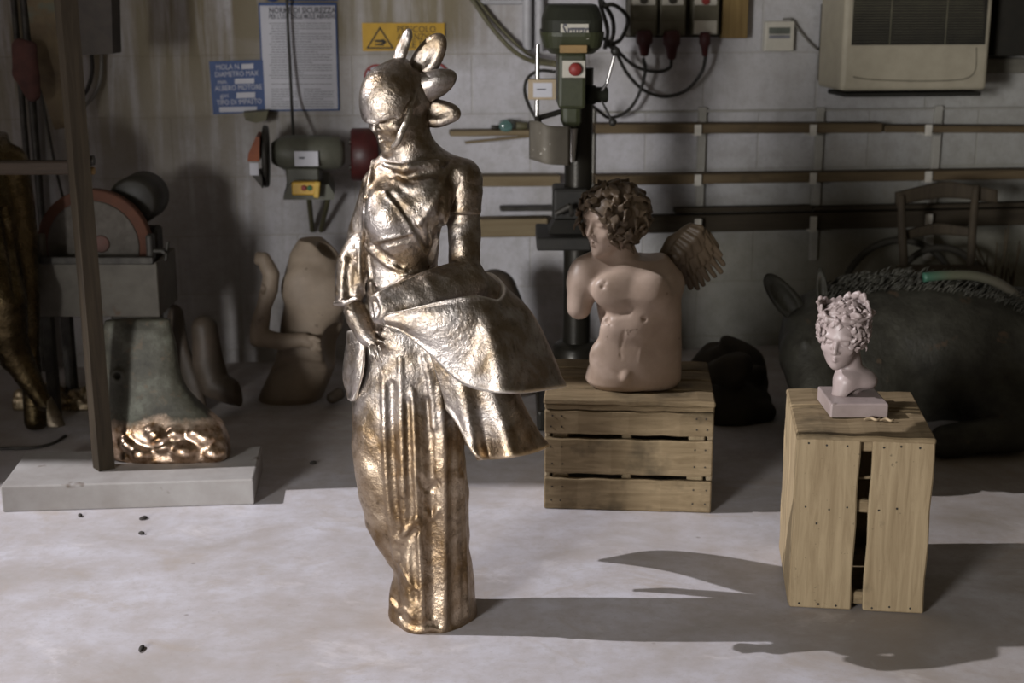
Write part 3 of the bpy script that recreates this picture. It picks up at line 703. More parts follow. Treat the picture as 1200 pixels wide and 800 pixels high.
# the flared overskirt beneath it
t2 = [(498, 396, -.125), (515, 408, -.14), (535, 420, -.15), (556, 428, -.15), (575, 432, -.14), (592, 436, -.09), (598, 436, -.02), (585, 438, .06), (550, 440, .1), (505, 440, .1)]
n2 = [(512, 437, -.135), (528, 450, -.15), (545, 466, -.165), (563, 478, -.155), (588, 480, -.16), (606, 474, -.105), (612, 476, .0), (590, 480, .1), (550, 480, .14), (503, 478, .13)]
h2 = [(525, 478, -.14), (540, 500, -.16), (559, 536, -.185), (574, 537, -.15), (600, 536, -.19), (624, 531, -.13), (641, 524, -.06), (630, 523, .06), (570, 522, .15), (505, 515, .15)]
mb = MB(); sheet(mb, [[Q(*p) for p in r] for r in (t2, n2, h2)], 28, 80, .010, rim=.6); mb.obj('overskirt', M_BRZ, statue)
# the narrow drape that hangs from the left wrist
d0 = [(428, 382, -.075), (421, 384, -.06), (411, 388, -.03), (411, 388, .03)]; d1 = [(427, 412, -.085), (418, 415, -.075), (406, 418, -.035), (408, 418, .03)]
d2 = [(424, 440, -.09), (415, 442, -.075), (404, 443, -.03), (408, 443, .03)]; d3 = [(415, 470, -.07), (413, 469, -.06), (411, 467, -.03), (411, 466, .02)]
mb = MB(); sheet(mb, [[Q(*p) for p in r] for r in (d0, d1, d2, d3)], 26, 26, .010, rim=.5); mb.obj('hanging_drape', M_BRZ, statue)
# ------------------------------------------------------------------ wooden crates
M_WX = wood('crate_wood_lengthwise', (.265, .20, .118), (.15, .107, .058), 'X', stain=.54)
M_WZ = wood('crate_wood_upright', (.33, .255, .155), (.225, .165, .095), 'Z', stain=.60)
M_WY = wood('crate_wood_crosswise', (.36, .29, .19), (.26, .195, .12), 'Y')
M_NAIL = paint('nail_steel', (.05, .045, .04), rough=.6, metal=.6, bstr=0)
def frame_M(org, rz): return Matrix.Translation(Vector([float(c) for c in org])) @ Matrix.Rotation(rz, 4, 'Z')
def board(name, root, M, c, s, mat, bev=.004, jit=.0015):
    """one sawn board with slightly uneven edges"""
    bm = bmesh.new(); bmesh.ops.create_cube(bm, size=1.0)
    for v in bm.verts: v.co = Vector((v.co.x * s[0], v.co.y * s[1], v.co.z * s[2]))
    ax = int(np.argmax(s)); ed = [e for e in bm.edges if abs((e.verts[0].co - e.verts[1].co)[ax]) > .5 * s[ax]]
    bmesh.ops.subdivide_edges(bm, edges=ed, cuts=9)
    bmesh.ops.bevel(bm, geom=[e for e in bm.edges if e.is_manifold and e.calc_face_angle(0) > .5], offset=min(bev, min(s) * .3), segments=1, affect='EDGES')
    for v in bm.verts:
        q = v.co.copy(); k = q[ax] * 23 + c[0] * 31 + c[2] * 57
        for a in range(3):
            if a != ax: v.co[a] += jit * math.sin(k * (1.3 + .4 * a) + a) * (1 if s[a] < .05 else .9)
    mb = MB(); V = np.array([v.co[:] for v in bm.verts])
    for i, v in enumerate(bm.verts): v.index = i
    Fs = [[v.index for v in f.verts] for f in bm.faces]; bm.free()
    V = V + np.asarray(c); M4 = np.array(M); V = V @ M4[:3, :3].T + M4[:3, 3]
    mb.add(V, Fs); return mb.obj(name, mat, root)
def nails(root, M, spots, d=(0, -1, 0)):
    for p in spots:
        mb = MB(); M4 = np.array(M)[:3, :3]; a = np.asarray(p, float); b = a + np.asarray(d) * .0015
        o = np.array(M)[:3, 3]; cyl(mb, M4 @ a + o, M4 @ b + o, .0028, n=8); mb.obj('nail', M_NAIL, root)
# crate lying on its side behind the statue
cA = np.array([.10, 4.19, 0]); wA, dA, hA = .518, .47, .361; yawA = math.radians(-4.5)
MA = frame_M(cA, yawA)
crateA = thing('wooden_crate', np.array(MA @ Vector((wA / 2, dA / 2, 0))), 'slatted wooden crate lying on its long side under the winged clay torso', 'crate', None)
t = .018
zb = [(.0, .103), (.118, .232), (.247, .322), (.325, .343)]
for z0, z1 in zb:
    board('slat', crateA, MA, (wA / 2, t / 2, (z0 + z1) / 2), (wA, t, z1 - z0), M_WX)
    board('slat', crateA, MA, (wA / 2, dA - t / 2, (z0 + z1) / 2), (wA, t, z1 - z0), M_WX)
for y0, y1 in ((-.004, .112), (.124, .232), (.246, .352), (.364, dA + .004)):
    board('slat', crateA, MA, (wA / 2, (y0 + y1) / 2, hA - t / 2), (wA + .006, y1 - y0, t), M_WX)
for x in (t / 2 + .0, wA - t / 2):
    for z0, z1 in ((.004, .17), (.176, .341)): board('end_board', crateA, MA, (x, dA / 2, (z0 + z1) / 2), (t, dA - 2 * t - .002, z1 - z0), M_WY)
for x in (.05, wA / 2 - .005, wA - .05):
    for y in (t + .012, dA - t - .012): board('cleat', crateA, MA, (x, y, .17), (.05 if x != wA / 2 - .005 else .03, .022, .338), M_WZ)
nails(crateA, MA, [(x + RNG.uniform(-.004, .004), 0.0, z) for x in (.022, .055, wA - .055, wA - .02) for z in (.03, .075, .15, .205, .27, .305)])
# crate standing on its end under the bust
cB = G(924, 712); wB, dB, hB = .345, .43, .481; yawB = math.radians(-7)
MBx = frame_M(cB, yawB)
crateB = thing('wooden_crate', np.array(MBx @ Vector((wB / 2, dB / 2, 0))), 'upright wooden crate standing on its end under the small pale bust', 'crate', None)
for x0, x1 in ((.0, .160), (.190, wB)):
    board('slat', crateB, MBx, ((x0 + x1) / 2, t / 2, hB / 2 - .004), (x1 - x0, t, hB - .012), M_WZ)
    board('slat', crateB, MBx, ((x0 + x1) / 2, dB - t / 2, hB / 2 - .004), (x1 - x0, t, hB - .012), M_WZ)
for y0, y1 in ((t + .001, .205), (.215, dB - t - .001)):
    for x in (t / 2, wB - t / 2): board('side_board', crateB, MBx, (x, (y0 + y1) / 2, hB / 2 - .004), (t, y1 - y0, hB - .012), M_WZ)
for y0, y1 in ((.0, .235), (.243, .262), (.27, dB)):
    board('end_board', crateB, MBx, (wB / 2, (y0 + y1) / 2, hB - t / 2), (wB + .002, y1 - y0, t - .002), M_WX)
board('end_board', crateB, MBx, (wB / 2, dB / 2, .02), (wB - 2 * t - .002, dB - 2 * t - .002, t), M_WX)
for z in (.452, .285, .03): board('cleat', crateB, MBx, (wB / 2, t + .012, z), (wB - 2 * t - .002, .022, .034), M_WX)
board('cleat', crateB, MBx, (wB / 2, t + .03, .355), (wB - 2 * t - .002, .012, .008), M_WX)
nails(crateB, MBx, [(x + RNG.uniform(-.004, .004), 0.0, z + RNG.uniform(-.003, .003)) for x in (.03, .075, .125, .215, .26, .31) for z in (.015, .455)] + [(.03, 0, .285), (.09, 0, .28), (.135, 0, .288), (.215, 0, .283), (.26, 0, .29), (.06, 0, .24)])

# ------------------------------------------------------------------ the winged clay torso on the first crate
def clay(name, c1, c2, rough=.5, dark=(.16, .11, .075), sc=9, spec=.35, thr=.60):
    return paint(name, c1, c2, rough=rough, scale=sc, spots=(dark, 21, thr + .07), bstr=.22, bscale=38, spec=spec)
M_CLAY = clay('pink_clay', (.54, .42, .34), (.40, .30, .23), rough=.40)
M_CLAY_B = clay('brown_clay', (.155, .112, .07), (.09, .064, .04), rough=.45, dark=(.07, .05, .035))
YT = 4.355; KT = mpp(YT, .6)
def T_(px, py, dy=0.0): return P(px, py, YT + dy)
torso = thing('winged_torso', np.append(T_(738, 445)[:2], hA + .0), 'pinkish clay torso of a curly-haired winged youth on the slatted crate', 'sculpture')
def torso_body():
    S = SDF(T_(655, 470, -.16) - .01, T_(815, 215, .17) + .02, .0045); S.lo
    def rw(py, xl, xr, yc, ry): a = T_(xl, py, yc); b = T_(xr, py, yc); return (a[2], a[0], b[0], YT + yc, ry)
    rows = [rw(300, 706, 778, .02, .075), rw(318, 700, 792, .01, .10), rw(340, 698, 798, 0, .115), rw(365, 701, 799, 0, .11), rw(390, 706, 798, 0, .10), rw(412, 699, 799, 0, .108), rw(432, 688, 798, 0, .12)]
    rows.append((hA + .018,) + rw(438, 685, 797, 0, .12)[1:]); rows.append((hA + .001,) + rw(448, 690, 792, 0, .112)[1:])
    S.column(rows, k=.03, power=2.2)
    S.lump(722, 342, (27 * KT, .034, 22 * KT), k=.03, sink=.35); S.lump(764, 345, (20 * KT, .03, 20 * KT), k=.03, sink=.55)
    S.lump(722, 420, (30 * KT, .035, 26 * KT), k=.05, sink=.5); S.lump(724, 386, (18 * KT, .028, 16 * KT), k=.04, sink=.6); S.lump(752, 384, (14 * KT, .028, 16 * KT), k=.04, sink=.7)
    S.seam([(703, 364), (716, 370), (735, 366)], 3 * KT, .010, True, lift=.005); S.seam([(694, 418), (710, 432), (728, 441)], 3 * KT, .012, True, lift=.005)
    S.chain([T_(702, 312, 0), T_(687, 318, -.01), T_(682, 330, -.02)], np.array([20, 19, 18]) * KT, k=.03)       # shoulder
    S.chain([T_(684, 325, -.02), T_(680, 348, -.03), T_(679, 360, -.035)], np.array([18, 15.5, 14]) * KT, k=.02)
    S.chain([T_(770, 318, .03), T_(784, 330, .03)], np.array([20, 17]) * KT, k=.03)
    S.cone(T_(730, 312, .0), T_(722, 285, -.01), 21 * KT, 20 * KT, k=.03)              # neck
    S.lump(734, 441, (.014, .012, .016), k=.012, sink=.2); S.half((0, 0, hA + .0025), (0, 0, -1), .002)
    r = head_axes((-.80, -.60, -.10)); sculpt_head(S, T_(716, 258, -.02), 82 * KT, r)
    S.noise(.0016, 40, 5)
    for (x, y, q) in [(706, 336, 3), (709, 331, 2), (711, 375, 4), (706, 380, 2.5), (715, 380, 2), (755, 374, 3)]:
        p = S.hit(x, y)
        if p is not None: S.ell(p, np.array([q, q, q]) * KT, k=.003, sub=True)
    S.seam([(732, 388), (729, 400), (727, 410)], 1.1 * KT, .003, True); S.seam([(727, 414), (728, 420)], 1.1 * KT, .003, True); S.seam([(758, 398), (751, 410), (749, 424)], .9 * KT, .003, lift=-.001)
    return S
torso_body().obj('body', M_CLAY, torso)
def curls(name, mat, root, c, rad, ax, n, cr, front=-.1, res=.004, low=-.35, seed=3, face_gap=.62):
    """a mass of modelled curls over the skull"""
    r, f, u = ax; R = np.stack([r, f, u], 1); rg = np.random.default_rng(seed); rad = np.asarray(rad)
    S = SDF(c - rad.max() - cr * 3.2, c + rad.max() + cr * 3.2, res)
    S.ell(c - f * rad[1] * .06 + u * rad[2] * .04, rad * np.array([.97, .93, .95]), R, k=.005); pts = []
    # the face stays free of hair
    S.ell(c + f * rad[1] * 1.05 - u * rad[2] * .52, rad * np.array([face_gap * 1.12, .72, .92]), R, k=.006, sub=True)
    i = 0
    while len(pts) < n and i < 6000:
        i += 1; v = rg.normal(size=3); v /= np.linalg.norm(v)
        if v[2] < low or (v[1] > .15 and v[2] < .36 and abs(v[0]) < face_gap): continue
        if any(np.dot(v, p) > math.cos(.85 * cr * 2 / rad.mean()) for p in pts): continue
        pts.append(v)
        q = c + R @ (v * rad * 1.02); nrm = R @ (v / rad); nrm /= np.linalg.norm(nrm)
        nrm = nrm + rg.normal(size=3) * .35; g = cr * rg.uniform(.8, 1.25)
        S.torus(q, nrm, g * .62, g * .36, k=.003); S.ell(q, np.array([g, g, g]) * .42, k=.003)
        t1 = np.cross(nrm, rg.normal(size=3)); t1 /= np.linalg.norm(t1) + 1e-9
        S.chain([q + t1 * g * .7, q + t1 * g * 1.3 + nrm * g * .15, q + t1 * g * 1.6 - u * g * .5], [g * .36, g * .3, g * .2], k=.003)
    return S.obj(name, mat, root)
axT = head_axes((-.80, -.60, -.10))
curls('hair', M_CLAY_B, torso, T_(720, 252, -.01), np.array([39, 42, 38]) * KT, axT, 260, .0140, low=-.85, face_gap=.56, res=.0034)
def wing(px_root, feathers, name, dy):
    S = SDF(np.minimum(T_(745, 345, dy - .05), T_(745, 345, dy + .1)) - .02, np.maximum(T_(855, 250, dy - .05), T_(855, 250, dy + .2)) + .02, .003)
    S.chain([T_(768, 325, dy), T_(790, 285, dy + .02), T_(811, 270, dy + .03)], np.array([11, 11, 9]) * KT, k=.02, flat=((.3, 1, 0), 1.6))
    tips = catmull(np.array([(789, 322), (800, 332), (814, 336), (828, 332), (840, 322), (846, 306), (842, 290)], float), 12)
    roots = catmull(np.array([(784, 304), (790, 290), (800, 276), (813, 265)], float), 12)
    for layer, (fr, rr, dz) in enumerate(((1.0, 5.2, .018), (.66, 5.6, .004), (.40, 6.0, -.010))):
        for i in range(layer % 2, 12):
            r0, t0 = roots[i], roots[i] + (tips[i] - roots[i]) * (fr * (1 + .05 * math.sin(5 * i)))
            m0 = (r0 + t0) / 2 + np.array([2.0, -2.0]); d_ = dy + dz + .004 * (i % 2)
            S.chain([T_(*r0, d_ + .004), T_(*m0, d_ - .003), T_(*t0, d_ + .006)], np.array([rr * .6, rr, rr * .55]) * KT, k=.0015, flat=((.3, 1, .1), 1.7))
    S.noise(.0008, 60, 2); return S.obj(name, M_CLAY_B, torso, smooth_it=0)
wing(None, None, 'wing', .07)

# ------------------------------------------------------------------ the small bust on the upright crate
M_PLAS = clay('mauve_clay', (.345, .282, .27), (.26, .208, .195), rough=.40, dark=(.17, .13, .115), spec=.45)
YB = 3.70; KB = mpp(YB, .6)
def B_(px, py, dy=0.0): return P(px, py, YB + dy)
bq = G(973, 490, hB); bustM = frame_M((bq[0] + .076, bq[1] + .085, hB), 0.0)
bust = thing('small_bust', np.array(bustM.translation), 'small pale mauve bust of a wreathed youth on the upright crate', 'bust')
mb = MB(); box(mb, (0, 0, .0205), (.152, .17, .039), bev=.004, M=bustM, seg=2); mb.obj('plinth', M_PLAS, bust)
bc = np.array(bustM.translation)
def bust_body():
    S = SDF(B_(962, 478, -.12) - .01, B_(1035, 345, .12) + .01, .0028)
    zt = hB + .0385
    r = head_axes((-.42, -.90, -.22), roll=.06)
    sculpt_head(S, B_(986, 392, -.02), 74 * KB, r)
    S.cone(B_(992, 408, .01), B_(997, 440, .015), 14 * KB, 15.5 * KB, k=.015)
    S.chain([B_(990, 446, .0), B_(1012, 444, .01)], np.array([13, 12]) * KB, k=.02); S.ell(B_(1008, 446, .0), (20 * KB, .034, 11 * KB), k=.02)
    S.chain([B_(992, 448, -.01), B_(984, 470, -.015)], np.array([15, 11]) * KB, k=.012)
    S.ell(B_(1012, 470, -.035), (22 * KB, .05, 15 * KB), k=.006, sub=True)
    S.cone(np.array([B_(996, 466, .03)[0], YB + .02, zt]), B_(998, 450, .02), 12 * KB, 12 * KB, k=.01)
    S.half((0, 0, zt), (0, 0, -1), .002)
    S.noise(.0006, 90, 3); return S
bust_body().obj('body', M_PLAS, bust)
axB = head_axes((-.42, -.90, -.22), roll=.06)
curls('hair', M_PLAS, bust, B_(989, 384, -.008), np.array([29.5, 34, 31]) * KB, axB, 130, .0085, res=.0024, low=-.55, face_gap=.50, seed=8)
def wreath():
    S = SDF(B_(962, 420, -.1) - .01, B_(1032, 335, .1) + .02, .0022); r, f, u = axB; c = B_(989, 380, -.006) + u * .022
    rg = np.random.default_rng(5)
    for k in range(19):
        a = 2 * PI * k / 19 + .2; d = r * math.cos(a) + f * math.sin(a); q = c + d * 29 * KB + u * (10 + 5 * math.sin(a * 3 + 1)) * KB
        up = u + d * .45 + rg.normal(size=3) * .5; up /= np.linalg.norm(up); n = d; s = np.cross(up, n); s /= np.linalg.norm(s); n = np.cross(s, up); g = rg.uniform(.8, 1.25)
        S.ell(q, np.array([6.5, 3, 8]) * KB * g * .72, np.stack([s, n, up], 1), k=.002)
        S.ell(q + up * 4 * KB, np.array([3.6, 3.4, 4.5]) * KB * g * .8, np.stack([s, n, up], 1), k=.002)
        S.ell(q - up * 6 * KB + s * 5 * KB, np.array([3.6] * 3) * KB, k=.002)
    S.torus(c + u * 8 * KB, u, 28 * KB, 2.6 * KB, k=.004)
    return S.obj('wreath', M_PLAS, bust, smooth_it=0)
wreath()
M_CHIP = paint('wood_chip', (.42, .32, .2), rough=.8)
for i, (x, y, l) in enumerate(((1022, 493, .022), (1040, 494, .018))):
    mb = MB(); p = G(x, y, hB); tube(mb, [p + (-l, 0, .004), p + (-.003, .006, .006), p + (l * .4, -.004, .004), p + (l, .004, .005)], [.002, .004, .0035, .002], 6)
    tag(mb.obj('wood_shaving', M_CHIP), ('curled wood shaving in front of the bust plinth, nearer its middle', 'curled wood shaving in front of the bust plinth, by its right corner')[i], 'shaving', 'wood shavings on the upright crate')
# ------------------------------------------------------------------ left side: slab, frame, castings, grindstone
M_SLAB = paint('slab_concrete', (.36, .345, .335), (.27, .25, .235), rough=.75, scale=7, spots=((.15, .12, .10), 9, .66), bscale=40)
s0, s1 = G(3, 600), G(298, 591); sd = (s1 - s0); sl_len = np.linalg.norm(sd); sang = math.atan2(sd[1], sd[0]); SH = .085
MS = frame_M(s0, sang); slab = None
mb = MB(); box(mb, (sl_len / 2, .165, SH / 2), (sl_len, .33, SH), bev=.005, M=MS, seg=2)
slab = tag(mb.obj('concrete_slab', M_SLAB), 'low grey concrete slab on the floor at the left', 'slab')
M_FRAME = wood('frame_wood', (.040, .030, .019), (.020, .015, .010), 'Z', dark=(.03, .022, .015), stain=.55)
M_FRAME_X = wood('frame_wood_cross', (.045, .031, .021), (.022, .016, .011), 'X', dark=(.03, .02, .015), stain=.55)
YP = 4.33; pb = P(122, 550, YP); pt_ = P(72, -60, YP)
frame = thing('timber_stand', (pb[0], pb[1], SH), 'dark wooden post with a crossbar standing on the grey slab', 'post')
mb = MB(); Hh = pt_[2] - SH; lean = (pt_[0] - pb[0]) / Hh
Rz = R3(0, 0, math.radians(38)); zax = np.array([lean, 0, 1])
V = []; 
for z in np.linspace(SH, pt_[2], 12):
    c = pb + zax * (z - SH); c[2] = z
    for a, b in ((-1, -1), (1, -1), (1, 1), (-1, 1)): 
        q = Rz @ np.array([a * .026, b * .026, 0]) * (1 + .02 * math.sin(z * 9 + a)); V.append(c + q)
Fs = [(i * 4 + k, i * 4 + (k + 1) % 4, (i + 1) * 4 + (k + 1) % 4, (i + 1) * 4 + k) for i in range(11) for k in range(4)] + [(3, 2, 1, 0), (44, 45, 46, 47)]
mb.add(V, Fs); mb.obj('post', M_FRAME, frame)
mb = MB(); a, b = P(-60, 196, YP + .09), P(92, 196, YP + .09); box(mb, (a + b) / 2, (np.linalg.norm(b - a), .045, .042), bev=.005); mb.obj('crossbar', M_FRAME_X, frame)
M_IRON = paint('dark_iron', (.07, .065, .055), (.035, .032, .028), rough=.55, metal=.5, scale=25)
mb = MB(); a = P(97, 188, YP + .02); cyl(mb, a, a + (.035, 0, 0), .017, n=6, bev=.002); bt = mb.obj('bolt', M_IRON, frame)
M_OCHRE = paint('ochre_paint', (.30, .19, .07), rough=.6)
mb = MB(); a = P(98, 200, YP + .02); cyl(mb, a, a + (.034, 0, 0), .012, n=10, bev=.002); mb.obj('washer_tip', M_OCHRE, frame)
# greenish bronze casting that stands on the slab
def patina_mat():
    m, nt, b = new_mat('patina_bronze'); v = coords(nt); g = N(nt, 'ShaderNodeTexCoord'); s = N(nt, 'ShaderNodeSeparateXYZ'); nt.links.new(g.outputs['Object'], s.inputs[0])
    n1 = noise(nt, v, 9, 5, .65); n2 = noise(nt, v, 26, 4, .7)
    green = ramp(nt, n1, [(.36, (.034, .032, .022)), (.52, (.066, .064, .046)), (.66, (.13, .135, .105))])
    green = mixc(nt, ramp(nt, n2, [(.58, 0.0), (.7, .6)]), green, (.12, .08, .045))
    cop = ramp(nt, n2, [(.35, (.22, .12, .05)), (.6, (.72, .55, .42))])
    ad = N(nt, 'ShaderNodeMath', operation='MULTIPLY_ADD'); ad.inputs[1].default_value = .12; nt.links.new(n1, ad.inputs[0]); nt.links.new(s.outputs[2], ad.inputs[2])
    f = ramp(nt, ad.outputs[0], [(.165, 1.0), (.20, 0.0)])
    nt.links.new(mixc(nt, f, green, cop), b.inputs['Base Color'])
    nt.links.new(ramp(nt, f, [(0, .15), (1, 1.0)]), b.inputs['Metallic']); nt.links.new(ramp(nt, f, [(0, .62), (1, .30)]), b.inputs['Roughness'])
    bump(nt, b, n2, .35, .008); return m
YC = 4.47; KC = mpp(YC, .3)
def casting():
    S = SDF(P(105, 560, YC)- (.0, .14, .02), P(285, 360, YC) + (0.0, .14, .03), .0055); S.lo[2] = min(S.lo[2], SH - .01)
    rows = [(a[2], a[0], b[0], YC + yc, ry) for (py, xl, xr, yc, ry) in [(374, 118, 192, .05, .02), (384, 118, 196, .05, .035), (405, 120, 203, .04, .04), (430, 120, 209, .03, .045), (455, 122, 222, .02, .05), (480, 124, 246, .01, .06), (497, 126, 262, 0, .075), (515, 130, 268, -.01, .085), (532, 132, 270, -.015, .085)] for a, b in [(P(xl, py, YC + yc), P(xr, py, YC + yc))]]
    rows.append((SH,) + rows[-1][1:]); S.column(rows, k=.02, power=3.0)
    S.noise(.003, 28, 4)
    for x, y, r in [(165, 533, 13), (190, 520, 14), (215, 530, 15), (240, 515, 12), (250, 532, 15), (180, 508, 9), (228, 508, 10), (150, 520, 11), (205, 508, 9)]: S.lump(x, y, np.array([r, r * .8, r * .8]) * KC, k=.012, sink=.35)
    S.seam([(150, 512), (172, 524), (198, 516)], 3.5 * KC, .01, True)
    p = S.hit(138, 440); 
    if p is not None: S.torus(p, (-.1, -1, 0), 6 * KC, 2.5 * KC, k=.004); S.ell(p, np.array([4, 5, 4]) * KC, k=.003, sub=True)
    S.half((0, 0, SH + .0005), (0, 0, -1), .002); return S
o = casting().obj('bronze_casting', patina_mat(), None); tag(o, 'green patinated bronze casting with a coppery lumpy foot, on the slab beside the post', 'casting')
# golden bronze figure at the far left edge, only its bent leg in view
M_GOLD = bronze('golden_bronze', (.065, .047, .022), (.14, .105, .055), (.03, .022, .012), rl=.16, rh=.34)
YG = 4.93; KG = mpp(YG, .4)
def Gp(px, py, dy=0): return P(px, py, YG + dy)
leg = thing('bronze_figure', np.append(Gp(20, 505)[:2], 0), 'dark golden bronze figure with a bent leg, at the left edge beside the grindstone', 'statue')
def gold_leg():
    S = SDF(Gp(-75, 520, -.2) - (0, 0, .05), Gp(112, 165, .15) + .02, .0065); S.lo[2] = -.01
    S.chain([Gp(-42, 170, .06), Gp(-26, 260, .04), Gp(-16, 330, .02)], np.array([50, 50, 40]) * KG, k=.05)          # thigh
    S.chain([Gp(-14, 320, -.04), Gp(0, 352, -.06), Gp(8, 385, -.05), Gp(16, 420, -.03)], np.array([36, 30, 24, 17]) * KG, k=.03)   # calf
    S.chain([Gp(12, 405, -.03), Gp(30, 438, -.03), Gp(52, 474, -.03)], np.array([19, 15, 10.5]) * KG, k=.02)
    S.chain([Gp(14, 190, .07), Gp(27, 280, .07), Gp(33, 350, .07), Gp(34, 410, .07), np.append(Gp(38, 440, .07)[:2], .03)], np.array([19, 17, 14, 11, 14]) * KG, k=.03)   # hanging drapery behind
    S.seam([(4, 250), (14, 300), (20, 350)], 4 * KG, .02, True); S.noise(.002, 30, 2)
    S.half((0, 0, .0), (0, 0, -1), .002); return S
gold_leg().obj('body', M_GOLD, leg)
M_DKB = bronze('dark_bronze', (.16, .125, .08), (.24, .20, .15), (.06, .05, .035), rl=.4, rh=.6, pointy=False)
def gold_foot():
    S = SDF(Gp(25, 530, -.35), Gp(110, 450, .12) + .02, .0042)
    g = Gp(70, 508, -.05); g[2] = .024
    S.chain([Gp(52, 472, -.03), Gp(58, 486, -.035), g], np.array([11, 12.5, 10]) * KG, k=.012)
    for i in range(5):
        q = g + np.array([(-.036 + .017 * i), -.012 - .005 * abs(i - 2), -.004]); S.chain([q + (-.008 + .002 * i, .04, .014), q, q + (.005, -.022, -.009)], [.0115, .0100, .008], k=.0035)
    S.half((0, 0, .0), (0, 0, -1), .002); return S
gold_foot().obj('foot', M_DKB, leg)
def gold_rock():
    c0 = G(74, 474); S = SDF(c0 - (.24, .16, .01), c0 + (.24, .16, .14), .005)
    rg = np.random.default_rng(3); S.rbox(c0 + (0, 0, .022), (.17, .09, .03), .012, k=.02)
    for i in range(30): S.ell(c0 + (rg.uniform(-.17, .17), rg.uniform(-.10, .07), rg.uniform(.02, .065)), rg.uniform(.02, .036, 3), k=.008)
    S.half((0, 0, 0), (0, 0, -1), .002); return S
gold_rock().obj('rocky_base', bronze('worn_bronze', (.26, .19, .10), (.50, .41, .28), (.08, .055, .03), rl=.2, rh=.4), leg)
# the big vertical grindstone with its tray
YR = 5.25; KR = mpp(YR, .7)
def Rp(px, py, dy=0): return P(px, py, YR + dy)
M_GREY = paint('machine_grey', (.12, .108, .085), (.08, .07, .054), rough=.6, scale=10, spots=((.09, .055, .03), 8, .62))
M_STONE = paint('grindstone_face', (.15, .135, .118), (.105, .094, .08), rough=.85, scale=30, bscale=90, bstr=.3)
M_RUST = paint('red_rim', (.14, .058, .034), (.10, .045, .03), rough=.8, scale=14)
M_RED2 = paint('red_hub', (.21, .085, .07), (.15, .10, .085), rough=.8, scale=12)
gs = thing('grindstone_machine', np.append(Rp(113, 372)[:2], 0), 'large vertical grindstone machine with red rimmed disc over a grey tray, behind the post', 'machine')
c = Rp(112, 287, -.02); rad = 66 * KR
mb = MB(); lathe(mb, c + (0, -.025, 0), (0, 1, 0), [(0, rad - .004), (.004, rad), (.046, rad), (.05, rad - .004)], 56); d1 = mb.obj('disc', M_RUST, gs)
mb = MB(); lathe(mb, c + (0, -.030, 0), (0, 1, 0), [(0, rad * .79), (.006, rad * .82)], 48); mb.obj('disc_face', M_STONE, gs)
mb = MB(); lathe(mb, c + (.03, -.036, .01), (0, 1, 0), [(0, rad * .13), (.007, rad * .16)], 32); mb.obj('hub', M_RED2, gs)
t0, t1 = Rp(43, 371, -.14), Rp(184, 307, -.14); tw = t1[0] - t0[0]
tz0, tz1 = t0[2], t1[2]; tx = (t0[0] + t1[0]) / 2
mb = MB()
box(mb, (tx, YR - .14, (tz0 + tz1) / 2), (tw, .012, tz1 - tz0), bev=.003); box(mb, (tx, YR + .14, (tz0 + tz1) / 2), (tw, .012, tz1 - tz0), bev=.003)
for sx in (-1, 1): box(mb, (tx + sx * (tw / 2 - .006), YR, (tz0 + tz1) / 2), (.012, .268, tz1 - tz0), bev=.003)
box(mb, (tx, YR, tz0 + .006), (tw - .02, .27, .012), bev=.002); mb.obj('tray', M_GREY, gs)
mb = MB(); a, b = Rp(48, 305, -.15), Rp(180, 305, -.15); box(mb, (a + b) / 2, (b[0] - a[0], .016, .028), bev=.003); mb.obj('tray_rail', M_IRON, gs)
for px, s in ((49, -1), (177, 1)):
    mb = MB(); a, b = Rp(px, 314, -.09), Rp(px, 274, -.09); box(mb, (a + b) / 2, (.026, .05, b[2] - a[2]), bev=.008, seg=2); br = mb.obj('bearing_bracket', M_GREY if s < 0 else M_IRON, gs)
    a = Rp(px, 294, -.10); mb = MB(); cyl(mb, a, a + (s * .05, 0, 0), .009, n=10); k_ = a + (s * .052, 0, 0); cyl(mb, k_ + (0, 0, -.035), k_ + (s * .012, 0, .035), .007, n=8); cyl(mb, k_ + (0, -.03, .0), k_ + (0, .03, 0), .006, n=8); mb.obj('clamp_knob', M_IRON, gs)
mb = MB(); a = Rp(155, 237, .06); lathe(mb, a, (0, 1, .0), [(0, 24 * KR), (.01, 29 * KR), (.20, 29 * KR), (.215, 22 * KR), (.26, 20 * KR)], 32); mb.obj('motor', paint('motor_paint', (.03, .027, .02), (.018, .016, .012), rough=.5), gs)
mb = MB(); box(mb, (tx + .06, YR + .20, .34), (.20, .10, .68), bev=.01); mb.obj('pedestal', M_IRON, gs)
for sx in (-1, 1):
    for sy in (-1, 1):
        mb = MB(); box(mb, (tx + sx * (tw / 2 - .03), YR + sy * .11, tz0 / 2), (.04, .04, tz0), bev=.004); mb.obj('leg', M_IRON, gs)
